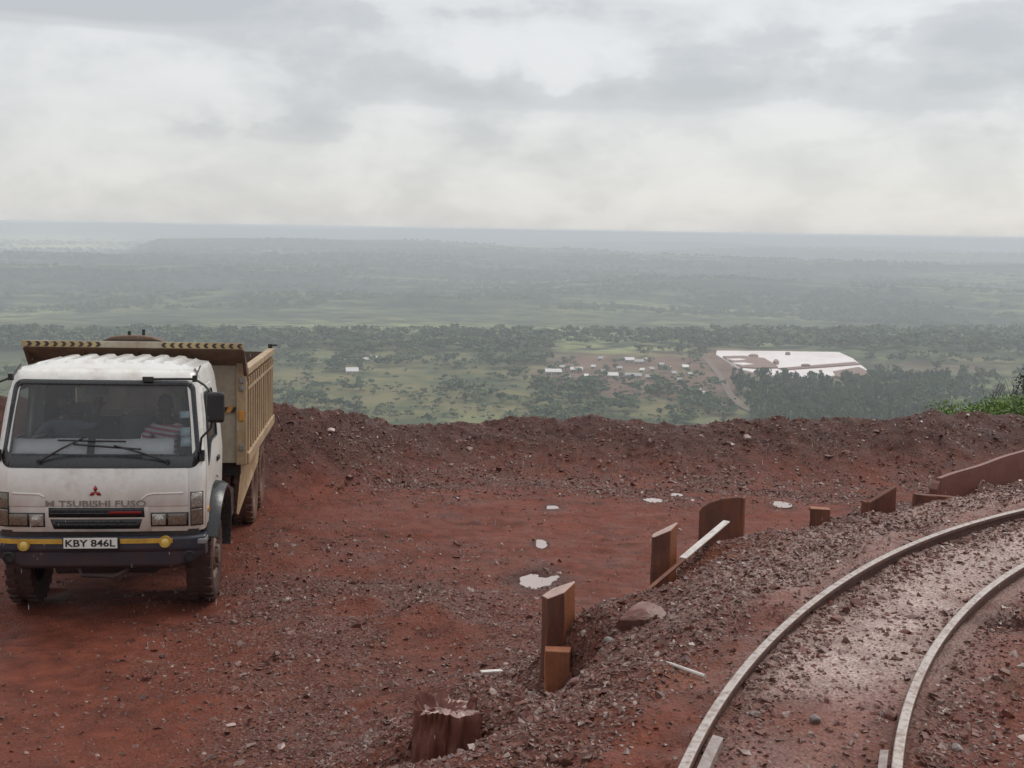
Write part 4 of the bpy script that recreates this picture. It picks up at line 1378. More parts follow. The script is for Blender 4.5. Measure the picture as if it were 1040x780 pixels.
# sides
for s in (-1, 1):
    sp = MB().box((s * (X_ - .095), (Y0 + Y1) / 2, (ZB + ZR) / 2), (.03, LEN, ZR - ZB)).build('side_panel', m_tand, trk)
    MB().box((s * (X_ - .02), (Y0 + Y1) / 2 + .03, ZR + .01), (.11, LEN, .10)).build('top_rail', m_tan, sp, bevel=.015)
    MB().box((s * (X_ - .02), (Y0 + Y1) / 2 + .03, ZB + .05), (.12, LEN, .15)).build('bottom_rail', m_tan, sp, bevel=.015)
    nR = 13
    for k in range(nR):
        y = Y0 + .28 + (LEN - .4) * k / (nR - 1)
        MB().box((s * (X_ - .022), y, (ZB + ZR) / 2 + .02), (.09, .085, ZR - ZB - .2)).build('side_rib', m_tan, sp, bevel=.01)
    MB().box((s * (X_ + .02), (Y0 + Y1) / 2, 2.30), (.012, LEN - .2, .035)).build('side_strap', m_tan, sp)
    P = [(1.15, 3.45, 1.36), (1.30, 4.45, 1.36), (1.29, 4.25, 1.08), (1.15, 3.75, .66), (1.09, 3.52, .46), (1.07, 3.45, .50)]
    m = MB(); m.add([(s * x, y, z) for x, y, z in P] + [(s * (x - .02), y + .02, z) for x, y, z in P], [tuple(range(6)), tuple(range(6, 12))] + [(i, (i + 1) % 6, 6 + (i + 1) % 6, 6 + i) for i in range(6)])
    m.build('mud_guard', m_tan, trk, bevel=.005)
    MB().box((s * 1.12, 5.92, 1.17), (.24, 2.6, .03)).build('rear_wing', m_under, trk)
    m = MB(); m.box((s * (X_ - .03), Y1 - .02, ZR + .09), (.07, .09, .08)); m.box((s * (X_ + .03), Y1 - .02, ZR + .11), (.10, .05, .03)); m.build('tailgate_hinge', m_black, trk, bevel=.008)
MB().box((0, Y1, (ZB + ZR) / 2), (2 * X_ - .1, .05, ZR - ZB)).build('tailgate', m_tand, trk)
MB().box((0, (Y0 + Y1) / 2, ZB + .02), (2 * X_ - .18, LEN - .1, .05)).build('tipper_floor', m_tand, trk)
m = MB()
for y in (2.7, 3.6, 4.5, 5.4, 6.3):
    m.box((0, y, 1.24), (2.4, .10, .16))
m.box((-.42, 4.6, 1.06), (.12, 4.4, .2)); m.box((.42, 4.6, 1.06), (.12, 4.4, .2))
m.build('subframe', m_under, trk)

# white sheets lying on the dashboard
for x0, x1, l in ((-.93, -.16, 'white sheet on the dashboard in front of the driver'), (-.08, .74, 'white sheet on the dashboard in front of the striped passenger')):
    m = MB()
    n = 6
    V, Fa = [], []
    for k in range(n + 1):
        x = x0 + (x1 - x0) * k / n
        for yy, zz in ((.13 + .035 * x ** 2, 1.80), (.165 + .035 * x ** 2, 1.875), (.21 + .03 * x ** 2, 1.955 - .006 * math.sin(k))):
            V.append((x, yy, zz))
    for k in range(n):
        for i in range(2):
            a = k * 3 + i; Fa.append((a, a + 3, a + 4, a + 1))
    m.add(V, Fa)
    o = m.build('paper_sheet', m_paper, None, True)
    md = o.modifiers.new('solid', 'SOLIDIFY'); md.thickness = .004
    o.matrix_world = TRK_M
    tag(o, l, 'sheet')


# ------------------------------------------------------------------ the two people in the cab
m_skin, t, b = material('dark_skin'); set_in(t, b, Base_Color=(.055, .030, .022), Roughness=.5)
m_hair, t, b = material('black_hair'); set_in(t, b, Base_Color=(.012, .010, .010), Roughness=.9)
m_blue = worn('blue_grey_shirt', (.075, .095, .125), .85, (.05, .06, .08), .4, scale=9)
m_trou = worn('dark_trousers', (.03, .03, .035), .9, (.02, .02, .02), .3, scale=9)
m_stripe, t, b = material('striped_shirt')
co = coords(t)
sx = t.nodes.new('ShaderNodeSeparateXYZ'); t.links.new(co, sx.inputs[0])
ph_ = math_n(t, 'SINE', math_n(t, 'ADD', math_n(t, 'MULTIPLY', sx.outputs[2], 105), math_n(t, 'ADD', math_n(t, 'MULTIPLY', sx.outputs[0], 18), math_n(t, 'MULTIPLY', noise(t, co, 5, 2, .5), 2.0))))
set_in(t, b, Base_Color=ramp(t, math_n(t, 'ADD', math_n(t, 'MULTIPLY', ph_, .5), .5), [(.42, (.62, .58, .60)), (.55, (.42, .08, .12))]), Roughness=.85)


def person(label, loc, shirt, sleeve_z, arms, turn, hair_label=None):
    """one continuous skinned body; joints in the cab's axes, facing -y"""
    J, E, Rr = [], [], []

    def chain(pts, start=None):
        prev = start
        for p, r in pts:
            J.append(Vector(p)); Rr.append(r)
            if prev is not None:
                E.append((prev, len(J) - 1))
            prev = len(J) - 1
        return prev
    c_, s_ = math.cos(turn), math.sin(turn)
    pel = chain([((0, 0, 0), (.15, .11))])
    ch = chain([((0, .0, .16), (.14, .10)), ((0, .03, .34), (.165, .11)), ((0, .04, .44), (.13, .085))], pel)
    nk = chain([((0, .03, .53), (.055, .055)), ((0, .01, .60), (.065, .07)), ((.0, -.005, .67), (.078, .095)), ((0, .0, .745), (.076, .095)), ((0, .01, .80), (.045, .055))], ch)
    hd = nk - 2
    chain([((-.0 + .105 * s_, -.105 * c_, .665), (.014, .018)), ((.118 * s_, -.125 * c_, .655), (.012, .012))], hd)
    for s in (-1, 1):
        chain([((s * .085 * c_, .01 + s * .085 * s_, .68), (.012, .02))], hd)
    for s, (el, wr) in zip((-1, 1), arms):
        sh = chain([((s * .19, .03, .42), (.07, .065)), (tuple(Vector((s * .2, .03, .40)).lerp(Vector(el), .5)), (.052, .052)), (el, (.044, .044)), (tuple(Vector(el).lerp(Vector(wr), .5)), (.04, .04)), (wr, (.027, .03))], ch)
        d = (Vector(wr) - Vector(el)).normalized()
        sd_ = d.cross(Vector((0, 1, 0))).normalized() if abs(d.y) < .9 else Vector((1, 0, 0))
        pm = chain([(tuple(Vector(wr) + d * .055), (.042, .02)), (tuple(Vector(wr) + d * .085), (.042, .018))], sh)
        bend = d.cross(sd_)
        for f, (off, ln) in enumerate(((-.033, .062), (-.011, .075), (.011, .07), (.032, .055))):
            b0 = Vector(wr) + d * .09 + sd_ * off
            chain([(tuple(b0 + d * ln * .45 + bend * .006), (.0095, .0095)), (tuple(b0 + d * ln + bend * .022), (.0075, .0075))], pm)
        b0 = Vector(wr) + d * .04
        chain([(tuple(b0 - sd_ * .055 + d * .02), (.011, .011)), (tuple(b0 - sd_ * .075 + d * .055), (.008, .008))], pm - 1)
    for s in (-1, 1):
        chain([((s * .09, -.03, -.02), (.095, .09)), ((s * .12, -.24, .0), (.08, .08)), ((s * .13, -.43, .0), (.062, .062)), ((s * .13, -.47, -.20), (.052, .052)), ((s * .13, -.46, -.40), (.036, .04)), ((s * .13, -.56, -.44), (.036, .028))], pel)
    bm = bmesh.new(); sk = bm.verts.layers.skin.verify()
    vs = []
    for p, r in zip(J, Rr):
        v = bm.verts.new(p); v[sk].radius = r; vs.append(v)
    vs[0][sk].use_root = True
    for a, c in E:
        bm.edges.new((vs[a], vs[c]))
    me = bpy.data.meshes.new('person'); bm.to_mesh(me); bm.free()
    o = bpy.data.objects.new('person', me); COL.objects.link(o)
    md = o.modifiers.new('skin', 'SKIN'); md.use_smooth_shade = True
    md = o.modifiers.new('sub', 'SUBSURF'); md.levels = 1; md.render_levels = 1
    bpy.context.view_layer.update()
    me2 = bpy.data.meshes.new_from_object(o.evaluated_get(bpy.context.evaluated_depsgraph_get()))
    bpy.data.objects.remove(o)
    for m_ in (m_skin, shirt, m_trou):
        me2.materials.append(m_)
    for p in me2.polygons:
        c = p.center
        if c.z > .49 and abs(c.x) < .12:
            k = 0
        elif c.z < .05 and c.y < .2:
            k = 2 if abs(c.x) < .24 else 0
        else:
            k = 1
            for (el, wr) in arms:
                a, w_ = Vector(el), Vector(wr)
                tt = (c - a).dot((w_ - a).normalized())
                if tt > sleeve_z and (c - a - (w_ - a).normalized() * tt).length < .13:
                    k = 0
        p.material_index = k
        p.use_smooth = True
    me2.name = 'person'
    o = link('person', me2)
    o.matrix_world = TRK_M @ Matrix.Translation(loc)
    tag(o, label, 'person')
    hp = MB(); hp.lathe([(.0, .835 - .70), (.045, .125), (.082, .09), (.10, .03), (.098, -.02), (.088, -.035)], (0, 0, 0), 'z', 18)
    hh_ = hp.build('hair', m_hair, o, True, loc=(0, .018, .70)); hh_.scale = (.88, 1.08, 1)
    ey = MB()
    for s in (-1, 1):
        ey.lathe([(0, -.006), (.008, -.003), (.011, .004)], (s * .033 * c_ + .095 * s_, -.090 * c_ + .003, .685), 'y', 8)
    m_eye = bpy.data.materials.get('eye_white') or worn('eye_white', (.45, .42, .38), .4, (.05, .03, .02), .3, scale=90)
    ey.build('eyes', m_eye, o, True)
    mo = MB(); mo.box((.10 * s_, -.096 * c_, .625), (.045, .012, .012)); mo.build('mouth', worn('lips', (.09, .04, .035), .5, (.06, .03, .03), .3, scale=30), o, bevel=.004)
    return o


person('driver in a dark blue-grey shirt behind the wheel, one hand raised', (-.62, 1.16, 1.56), m_blue, .05,
       (((-.30, -.22, .28), (-.12, -.44, .36)), ((.36, -.14, .44), (.42, -.24, .66))), .25)
person('passenger in a red and white striped shirt in the left cab seat', (.50, 1.14, 1.52), m_stripe, -.02,
       (((-.28, -.06, .18), (-.16, -.28, .10)), ((.29, -.04, .18), (.17, -.27, .10))), -.5)
# ------------------------------------------------------------------ valley and far hills: one terrain sheet
BR = [0, 30, 60, 200, 400, 800, 1500, 1750, 2000, 2300, 3000, 4200, 5600, 7400, 9000, 10500, 12000, 13200, 16000, 19000]
BZ = [-9, -9, -22, -80, -118, -130, -131, -140, -152, -160, -158, -148, -134, -136, -134, -105, -16, -14, -40, -60]


def valley_z(x, y):
    r = np.hypot(x, y)
    az = np.arctan2(x, y)
    z = np.interp(r, BR, BZ)
    lr = np.log(np.maximum(r, 1))
    far = sstep(1700, 3500, r) * (1 - sstep(9500, 11500, r))
    z = z + far * 30 * fbm(az * 2.2 + 5, lr * 7.5, 101, 4) + far * 14 * fbm(az * 12, lr * 24, 105, 3)
    z = z + (1 - sstep(1500, 2500, r)) * sstep(300, 800, r) * 5 * fbm(x / 260, y / 260, 107, 3)
    # long wooded ridges and a flat-topped hill on the left, one behind the other
    px = np.tan(az) * 1200
    for r0, wf, wb, p0, p1, p2, p3, hgt, sd in ((6100, 900, 700, -402, -352, -130, 260, 72, 3), (4250, 650, 500, -900, -700, -180, 120, 46, 4), (4700, 600, 500, -60, 120, 700, 900, 34, 7),
                                                (3250, 420, 330, -30, 130, 800, 1000, 32, 5), (3450, 380, 300, -900, -800, -330, -140, 20, 6), (2550, 240, 200, -420, -250, 60, 200, 16, 8), (7300, 700, 600, 60, 260, 800, 1000, 40, 9), (9300, 700, 500, -60, 90, 330, 520, 62, 11), (8800, 600, 500, 420, 560, 900, 1000, 46, 12)):
        wdw = sstep(p0, p1, px) * (1 - sstep(p2, p3, px)) * (1 + .35 * fbm(px / 160, px * 0 + sd, 120 + sd, 3))
        w = np.where(r < r0, wf, wb)
        z = z + hgt * wdw * np.exp(-((r - r0) / w) ** 2)
    z = z + sstep(10000, 12000, r) * (34 * fbm(az * 7, lr * 1.5, 109, 4) + 6 * (az < -.29) - 6 * sstep(-.1, .4, az))
    return np.where(r > 6000, np.minimum(z, 1.5 + .3 * vn(az * 30, lr * 5, 3)), z)


azs = np.radians(np.linspace(-60, 60, 431))
rs = np.concatenate([np.geomspace(34, 700, 70)[:-1], np.geomspace(700, 1800, 210)[:-1], np.geomspace(1800, 16000, 330)[:-1], np.geomspace(16000, 19000, 4)])
RR, AA = np.meshgrid(rs, azs, indexing='ij')
vx, vy = RR * np.sin(AA), RR * np.cos(AA)
vz = valley_z(vx, vy)
idx = np.arange(vx.size).reshape(vx.shape)
quads = np.stack([idx[:-1, :-1], idx[:-1, 1:], idx[1:, 1:], idx[1:, :-1]], -1).reshape(-1, 4)


def at_many(px, py):
    """the points of the valley floor seen at places in the photograph"""
    px = np.asarray(px, float); py = np.asarray(py, float)
    d = np.array(RT)[None] * ((px - 520) / F_PX)[:, None] + np.array(UP)[None] * ((390 - py) / F_PX)[:, None] + np.array(FW)[None]
    e = np.array(EYE)
    ts = np.geomspace(550, 11000, 90)
    P = e[None, None] + ts[None, :, None] * d[:, None, :]
    below = P[..., 2] < valley_z(P[..., 0], P[..., 1])
    ok = below.any(1)
    k = np.argmax(below, 1)
    lo = ts[np.maximum(k - 1, 0)]; hi = ts[k]
    for _ in range(12):
        m = (lo + hi) / 2
        Q = e[None] + d * m[:, None]
        u = Q[:, 2] < valley_z(Q[:, 0], Q[:, 1])
        hi = np.where(u, m, hi); lo = np.where(u, lo, m)
    Q = e[None] + d * hi[:, None]
    Q[:, 2] = valley_z(Q[:, 0], Q[:, 1])
    return Q, ok


def at(px, py):
    Q, ok = at_many([px], [py])
    return tuple(float(v) for v in Q[0])


def ell(px, py, wpx, hpx):
    """an elliptical patch on the valley floor"""
    c = at(px, py); e = at(px, py - hpx); w = wpx / F_PX * math.hypot(c[0], c[1])
    dd_ = math.hypot(e[0], e[1]) - math.hypot(c[0], c[1])
    r = np.hypot(vx, vy); a = np.arctan2(vx, vy)
    r0, a0 = math.hypot(c[0], c[1]), math.atan2(c[0], c[1])
    return np.exp(-(((a - a0) * r0 / w) ** 2 + ((r - r0) / dd_) ** 2) ** 1.5)


wn = 1 + 1.2 * fbm(vx / 70, vy / 70, 121, 4)
soil_v = np.clip((ell(600, 378, 70, 20) + .9 * ell(680, 378, 50, 22) + .8 * ell(650, 393, 70, 8) + .8 * ell(735, 385, 25, 30) + .9 * ell(780, 372, 70, 20) + .8 * ell(960, 373, 75, 7)) * wn - .15, 0, 1)
grass_v = np.clip((ell(420, 385, 160, 34) + .8 * ell(340, 400, 90, 26) + .9 * ell(560, 405, 110, 12) + .8 * ell(680, 418, 70, 8) + .5 * ell(10, 385, 60, 40) + .8 * ell(1020, 366, 60, 5)) * wn - .1, 0, 1)
dr_ = np.gradient(vz, axis=0) / np.gradient(RR, axis=0)
scarp_v = np.clip(sstep(.0, .10, dr_) * sstep(1700, 2600, RR) * (1 - sstep(9500, 11500, RR)) + sstep(9800, 11000, RR) * .9, 0, 1)
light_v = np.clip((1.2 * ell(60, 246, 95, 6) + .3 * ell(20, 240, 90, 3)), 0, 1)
m_val, t, b = material('valley_ground')
co = coords(t)
g1 = noise(t, co, .0035, 6, .6); g2 = noise(t, co, .022, 6, .65); g3 = noise(t, co, .0011, 5, .55)
veg = ramp(t, g2, [(.36, (.022, .036, .018)), (.5, (.045, .062, .028)), (.60, (.105, .118, .05)), (.75, (.15, .145, .075))])
woods = ramp(t, g2, [(.4, (.02, .033, .018)), (.62, (.045, .06, .03))])
veg = mixc(t, ramp(t, g1, [(.42, 0.0), (.56, 1.0)]), veg, woods)
veg = mixc(t, ramp(t, g3, [(.43, 0.0), (.6, .85)]), veg, mixc(t, ramp(t, g2, [(.42, 0.0), (.58, 1.0)]), (.025, .04, .02), (.33, .36, .15)))
veg = mixc(t, math_n(t, 'MULTIPLY', attr(t, 'scarp'), .85), veg, ramp(t, g2, [(.4, (.018, .032, .02)), (.66, (.05, .07, .035))]))
veg = mixc(t, attr(t, 'grass'), veg, ramp(t, g2, [(.35, (.05, .068, .027)), (.48, (.115, .118, .048)), (.56, (.18, .15, .07)), (.7, (.085, .105, .04))]))
veg = mixc(t, attr(t, 'bare'), veg, ramp(t, g2, [(.35, (.13, .075, .05)), (.65, (.20, .125, .09))]))
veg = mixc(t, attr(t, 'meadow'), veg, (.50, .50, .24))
set_in(t, b, Base_Color=veg, Roughness=.95, Specular_IOR_Level=.1)
terr = link('valley_terrain', mesh_np('valley_terrain', np.stack([vx, vy, vz], -1).reshape(-1, 3), quads, m_val, True, {'bare': soil_v.ravel(), 'grass': grass_v.ravel(), 'meadow': light_v.ravel(), 'scarp': scarp_v.ravel()}))
tag(terr, 'wide green valley floor rising to a hazy far plateau', None, None, 'structure')


def patch(name, pts, mat, lift, label=None, thick=.8):
    """ground sheet following the valley between points given on the picture of the floor"""
    P = [at(*p) for p in pts]
    n = len(P)
    V = [(x, y, z + lift) for x, y, z in P] + [(x, y, z - thick) for x, y, z in P]
    m = MB(); m.add(V, [tuple(range(n))] + [(i, (i + 1) % n, n + (i + 1) % n, n + i) for i in range(n)])
    o = m.build(name, mat)
    return tag(o, label, None, None, 'structure')


m_whiteg = worn('white_sheeting', (.82, .76, .74), .5, (.50, .37, .32), .55, scale=.022, streak=1)
m_brown = worn('bare_brown', (.22, .13, .10), .9, (.30, .2, .16), .5, scale=.03)
patch('white_ground', [(727, 361), (728, 357), (790, 357.6), (852, 358.6), (866, 365), (886, 381), (860, 381.5), (830, 384), (797, 384), (768, 380), (752, 376)], m_whiteg, 1.2, 'broad white ground of a cleared site beyond the conifers')
patch('earth_mound', [(734, 364), (755, 363.6), (776, 366), (788, 373), (790, 375.2), (770, 376), (752, 375)], m_brown, 2.6, 'brown earth mound on the white cleared ground')
patch('earth_mound', [(790, 376.0), (830, 372.6), (868, 369.5), (874, 371.8), (835, 374.2), (800, 377.2)], m_brown, 2.2, 'brown earth bank crossing the white cleared ground')
patch('earth_mound', [(846, 379), (872, 374.5), (884, 380), (884, 384), (850, 384.5)], m_brown, 2.0, 'pinkish earth at the right end of the white ground')
patch('white_ground', [(738, 367.4), (752, 367.0), (758, 368.4), (746, 369.2)], m_whiteg, 3.2, 'white strip on the brown earth mound')
patch('white_ground', [(742, 371.6), (756, 371.2), (766, 373.0), (754, 373.8)], m_whiteg, 3.2, 'lower white strip on the brown earth mound')
for i_, (px, py, w_, h_) in enumerate(((765, 363.5, 10, 1.6), (788, 369.5, 6, 2.6), (818, 373.5, 9, 1.3), (769, 379.5, 5, 2.2), (800, 361, 5, .8))):
    patch('earth_mound', [(px - w_ * .5, py + h_ * .3), (px - w_ * .2, py - h_ * .5), (px + w_ * .25, py - h_ * .35), (px + w_ * .5, py + h_ * .35), (px, py + h_ * .6)], m_brown, 3.6, None)
# dirt road
cl_ = [(706, 356), (718, 366), (728, 378), (736, 390), (742, 402), (752, 412), (766, 420)]
V, Fa = [], []
for i, (px, py) in enumerate(cl_):
    x, y, z = at(px, py); r = math.hypot(x, y); w = (5 + 2 * i * .3) / F_PX * r
    for s in (-1, 1):
        xx = x + s * w * .5
        V.append((xx, y, float(valley_z(xx, y)) + .8))
for i in range(len(cl_) - 1):
    Fa.append((2 * i, 2 * i + 1, 2 * i + 3, 2 * i + 2))
m_road = worn('dirt_road', (.155, .115, .085), .9, (.18, .12, .08), .5, scale=.05)
o = link('dirt_road', mesh_np('dirt_road', V, Fa, m_road)); tag(o, 'pale dirt road running down beside the conifers', None, None, 'structure')

# ------------------------------------------------------------------ houses
m_roofw = worn('bright_tin_roof', (.62, .60, .58), .35, (.5, .42, .38), .4, scale=.6)
m_roofg = worn('grey_tin_roof', (.36, .35, .35), .5, (.28, .16, .12), .5, scale=.6)
m_wallp = worn('plaster_wall', (.42, .34, .28), .85, (.22, .14, .1), .4, scale=.5)
m_dark, t, b = material('dark_opening'); set_in(t, b, Base_Color=(.02, .02, .02), Roughness=.6)


def house(px, py, wpx, dep, hgt, label, roofm, mono=False, yaw=0.0, doors=2):
    x, y, z = at(px, py)
    D = math.hypot(x, y); w = wpx / F_PX * D
    e = bpy.data.objects.new('house', None); COL.objects.link(e)
    e.location = (x, y, z - .3); e.rotation_euler = (0, 0, yaw)
    tag(e, label, 'house', 'village houses on the valley floor')
    MB().box((0, 0, hgt / 2), (w, dep, hgt)).build('wall', m_wallp, e)
    ov = .5; r_ = MB()
    if mono:
        r_.prism([(-dep / 2 - ov, hgt), (dep / 2 + ov, hgt + dep * .30), (dep / 2 + ov, hgt + dep * .30 + .2), (-dep / 2 - ov, hgt + .2)], 'x', -w / 2 - ov, w / 2 + ov)
    else:
        rh = dep * .33
        r_.prism([(-dep / 2 - ov, hgt - .1), (0, hgt + rh), (dep / 2 + ov, hgt - .1), (dep / 2 + ov, hgt + .12), (0, hgt + rh + .22), (-dep / 2 - ov, hgt + .12)], 'x', -w / 2 - ov, w / 2 + ov)
        MB().prism([(-dep / 2, hgt), (0, hgt + rh - .1), (dep / 2, hgt)], 'x', -w / 2 + .02, w / 2 - .02).build('gable', m_wallp, e)
    r_.build('roof', roofm, e)
    for k in range(doors):
        xx = (-.5 + (k + .5) / doors) * w
        MB().box((xx - .9, -dep / 2 - .03, 1.0), (.9, .1, 2.0)).build('door', m_dark, e)
        MB().box((xx + 1.1, -dep / 2 - .03, 1.5), (1.1, .1, .9)).build('window', m_dark, e)


house(357.5, 379.5, 12, 9, 3, 'lone white-roofed house in the green fields nearest the truck', m_roofw, False, .2)
house(373, 367.3, 6.5, 6, 2.6, 'small pale-roofed hut behind the lone field house, left of a pair', m_roofw, False, .1, 1)
house(380, 365.6, 6.5, 6, 2.6, 'small white-roofed hut behind the lone field house, right of a pair', m_roofw, False, -.1, 1)
house(242, 345.5, 7.5, 9, 3, 'white-roofed house showing just above the truck tipper body', m_roofw, False, .1, 1)
house(562, 380.5, 16, 7, 3.2, 'long white-roofed shed at the left end of the village', m_roofw, True, .05, 3)
house(585.5, 378, 12, 6, 3, 'cream-roofed shed second from the left end of the village', m_roofw, True, -.05, 2)
house(621, 384, 13, 7, 3, 'bright white-roofed house low in the middle of the village', m_roofw, True, 0, 2)
house(639, 368, 10, 7, 3, 'white-roofed house highest in the village', m_roofw, True, .05, 2)
house(648.5, 369.5, 9, 6, 2.8, 'grey-roofed house just right of the highest white one', m_roofg, False, .1, 2)
house(655, 368, 4, 6, 3.2, 'narrow white gabled hut at the end of the upper row', m_roofw, False, 1.3, 1)
house(643, 384, 16, 7, 2.8, 'long grey-roofed house beside the low bright one', m_roofg, False, -.02, 3)
house(660, 385.5, 8, 6, 2.8, 'grey hut between the long grey house and the pale end hut', m_roofg, False, -.2, 1)
house(667.5, 387.5, 5, 6, 2.8, 'pale hut at the lower right end of the village', m_roofw, False, .6, 1)
house(695.5, 375, 6, 6, 2.8, 'small bright hut standing alone near the dirt road', m_roofw, False, .2, 1)
house(700, 382.5, 4, 5, 2.5, 'tiny grey hut below the lone bright hut by the road', m_roofg, False, .5, 1)
house(684, 381, 4, 5, 2.5, 'tiny grey hut between the village and the dirt road', m_roofg, False, .2, 1)
house(707, 398, 6, 5, 2.5, 'pale low hut among bushes beside the dirt road', m_roofw, False, .3, 1)
house(595, 384, 4, 5, 2.5, 'tiny pale hut below the two left sheds', m_roofw, False, .3, 1)
house(1004, 338, 5, 7, 3, 'tiny white house in the far tree belt at the right', m_roofw, False, .2, 1)
house(932, 412, 10, 6, 3, 'pale grey house hidden in mist left of the green bushes', m_roofg, False, .2, 2)

HUTS = [(571, 375, 5, 'g', 'tiny grey hut above the gap between the two left sheds'), (603, 374.5, 4, 'w', 'small pale hut above the second shed, by its right end'), (612, 379.5, 4, 'g', 'tiny grey lean-to left of the low bright house'), (629, 376, 5, 'g', 'small grey hut between the upper row and the low bright house'),
        (633, 387.5, 5, 'g', 'grey lean-to just below the low bright house'), (652, 378, 4, 'w', 'small pale hut under the narrow gabled hut'), (662, 377, 4, 'g', 'tiny dark hut right of the village centre'), (672, 372.5, 4, 'g', 'grey hut high at the right side of the village'), (679, 376, 3.5, 'w', 'tiny pale hut high at the right side of the village'),
        (690, 388, 4, 'g', 'grey hut low at the right side of the village'), (714, 402, 4, 'w', 'pale hut lowest beside the dirt road'), (577, 386, 5, 'g', 'grey hut below the long white-roofed shed'), (610, 366, 4, 'g', 'grey hut at the top left edge of the village under the tree belt')]
for px, py, w_, k_, l_ in HUTS:
    house(px, py, w_, 5, 2.5, l_, m_roofw if k_ == 'w' else m_roofg, random.random() < .5, random.uniform(-.4, .4), 1)

# ------------------------------------------------------------------ trees of the valley
m_leafs = []
for nm, c1, c2 in (('dark_leaves', (.026, .048, .02), (.055, .09, .036)), ('mid_leaves', (.04, .07, .028), (.085, .125, .05)), ('olive_leaves', (.06, .08, .034), (.11, .13, .055))):
    m, t, b = material(nm)
    oi = t.nodes.new('ShaderNodeObjectInfo')
    f = noise(t, coords(t), .55, 3, .6)
    f2 = math_n(t, 'ADD', math_n(t, 'MULTIPLY', f, .8), math_n(t, 'MULTIPLY', oi.outputs['Random'], .3))
    set_in(t, b, Base_Color=ramp(t, f2, [(.35, c1), (.75, c2)]), Roughness=.8, Specular_IOR_Level=.15)
    m_leafs.append(m)
m_bark = worn('bark', (.09, .07, .055), .9, (.14, .11, .09), .5, scale=3)


def leaf_cloud(n, kind, r_):
    """leaf-clump triangles filling a crown of unit height, uneven outline; kind: round | flat | spire"""
    lobes = []
    for _ in range(7):
        if kind == 'spire':
            h = r_.uniform(.25, .95); lobes.append((r_.normal(0, .05), r_.normal(0, .05), h, .25 * (1.08 - h) + .05))
        else:
            a = r_.uniform(0, 6.28); q = r_.uniform(.0, .33 if kind == 'round' else .5)
            lobes.append((q * math.cos(a), q * math.sin(a), r_.uniform(.42, .78) if kind == 'round' else r_.uniform(.55, .75), r_.uniform(.16, .3) if kind == 'round' else r_.uniform(.14, .24)))
    V = []
    for _ in range(n):
        lx, ly, lz, lr = lobes[r_.integers(0, len(lobes))]
        dv = r_.normal(0, 1, 3); dv /= np.linalg.norm(dv)
        p = np.array([lx, ly, lz]) + dv * lr * r_.uniform(.55, 1.05) * np.array([1, 1, .85])
        s = r_.uniform(.05, .10)
        e1 = r_.normal(0, 1, 3); e1 /= np.linalg.norm(e1); e2 = np.cross(e1, dv); e2 /= np.linalg.norm(e2) + 1e-6
        V += [p + e1 * s, p - e1 * s * .6 + e2 * s, p - e1 * s * .6 - e2 * s]
    return np.array(V)


def tree_mesh(kind, n, seed, mat):
    r_ = np.random.default_rng(seed)
    V = leaf_cloud(n, kind, r_)
    Fa = [tuple(range(i, i + 3)) for i in range(0, len(V), 3)]
    m = MB(); m.tube([(0, 0, -.06), (.01, .0, .3), (.0, .015, .62)], [.035, .025, .01], 5)
    for k in range(3):
        a = k * 2.1 + seed
        m.tube([(0, 0, .3 + .08 * k), (.18 * math.cos(a), .18 * math.sin(a), .55 + .06 * k)], [.018, .006], 4)
    nv = len(V)
    V2 = np.concatenate([V, np.array(m.V)])
    F2 = Fa + [tuple(i + nv for i in f) for f in m.F]
    return mesh_np('tree', V2, F2, None, False, None, [mat, m_bark], [0] * len(Fa) + [1] * len(m.F))


VAR = {k: [tree_mesh(k, 150, 10 * j + i, m_leafs[(i + sh) % 3]) for i in range(4)] for j, (k, sh) in enumerate((('round', 0), ('flat', 1), ('spire', 1)))}
LIGHT = {k: [leaf_cloud(26, k, np.random.default_rng(90 + i + 10 * j)) for i in range(5)] for j, k in enumerate(('round', 'flat', 'spire'))}
TREES, PEND = [], []


def zone(n, px0, px1, pyf, kinds, hpx, label, group, cond=None, wide=1.25):
    for _ in range(n):
        px = random.uniform(px0, px1); lo, hi = pyf(px) if callable(pyf) else pyf
        py = random.uniform(lo, hi)
        if cond and not cond(px, py):
            continue
        PEND.append((px, py, random.uniform(*hpx), random.choice(kinds), label, group, wide * random.uniform(.85, 1.2)))


def clump(px, py, th=.0, sx=26, sy=7, seed=131):
    return float(fbm(np.array(px / sx), np.array(py / sy), seed, 3)) > th


belt = lambda px, py: not (560 < px < 700 and py > 352) and not (700 < px < 895 and py > 356.5)
zone(1700, -40, 1080, (340, 357), ['round', 'round', 'flat'], (8, 13), 'dense tree in the long dark belt across the valley', 'trees of the belt beyond the fields', belt)
zone(500, 270, 560, (352, 372), ['round', 'flat'], (7, 11), 'tree of the scattered woodland beyond the fields', 'trees scattered in the fields', lambda a, c: clump(a, c, .05))
zone(620, 262, 560, (366, 432), ['round', 'flat', 'round'], (7, 13), 'rounded tree or bush in a clump on the green fields', 'trees scattered in the fields', lambda a, c: clump(a, c, .16, 40, 11, 137))
zone(450, 540, 745, (392, 436), ['round', 'flat', 'round'], (8, 14), 'bushy tree on the slope below the village', 'trees below the village', lambda a, c: clump(a, c, -.02, 30, 8, 141) and not (724 + (c - 375) * .6 < a))
zone(130, 545, 715, (355, 392), ['round', 'round'], (6, 10), 'small tree standing among the village houses', 'trees in the village', lambda a, c: clump(a, c, .12, 14, 6, 143))
zone(720, 738, 965, lambda px: (389, 434), ['spire', 'spire', 'round'], (10, 18), 'slim conifer in the dense plantation below the white ground', 'plantation of conifers', lambda a, c: a > 742 + max(0, (c - 392)) * .7, .82)
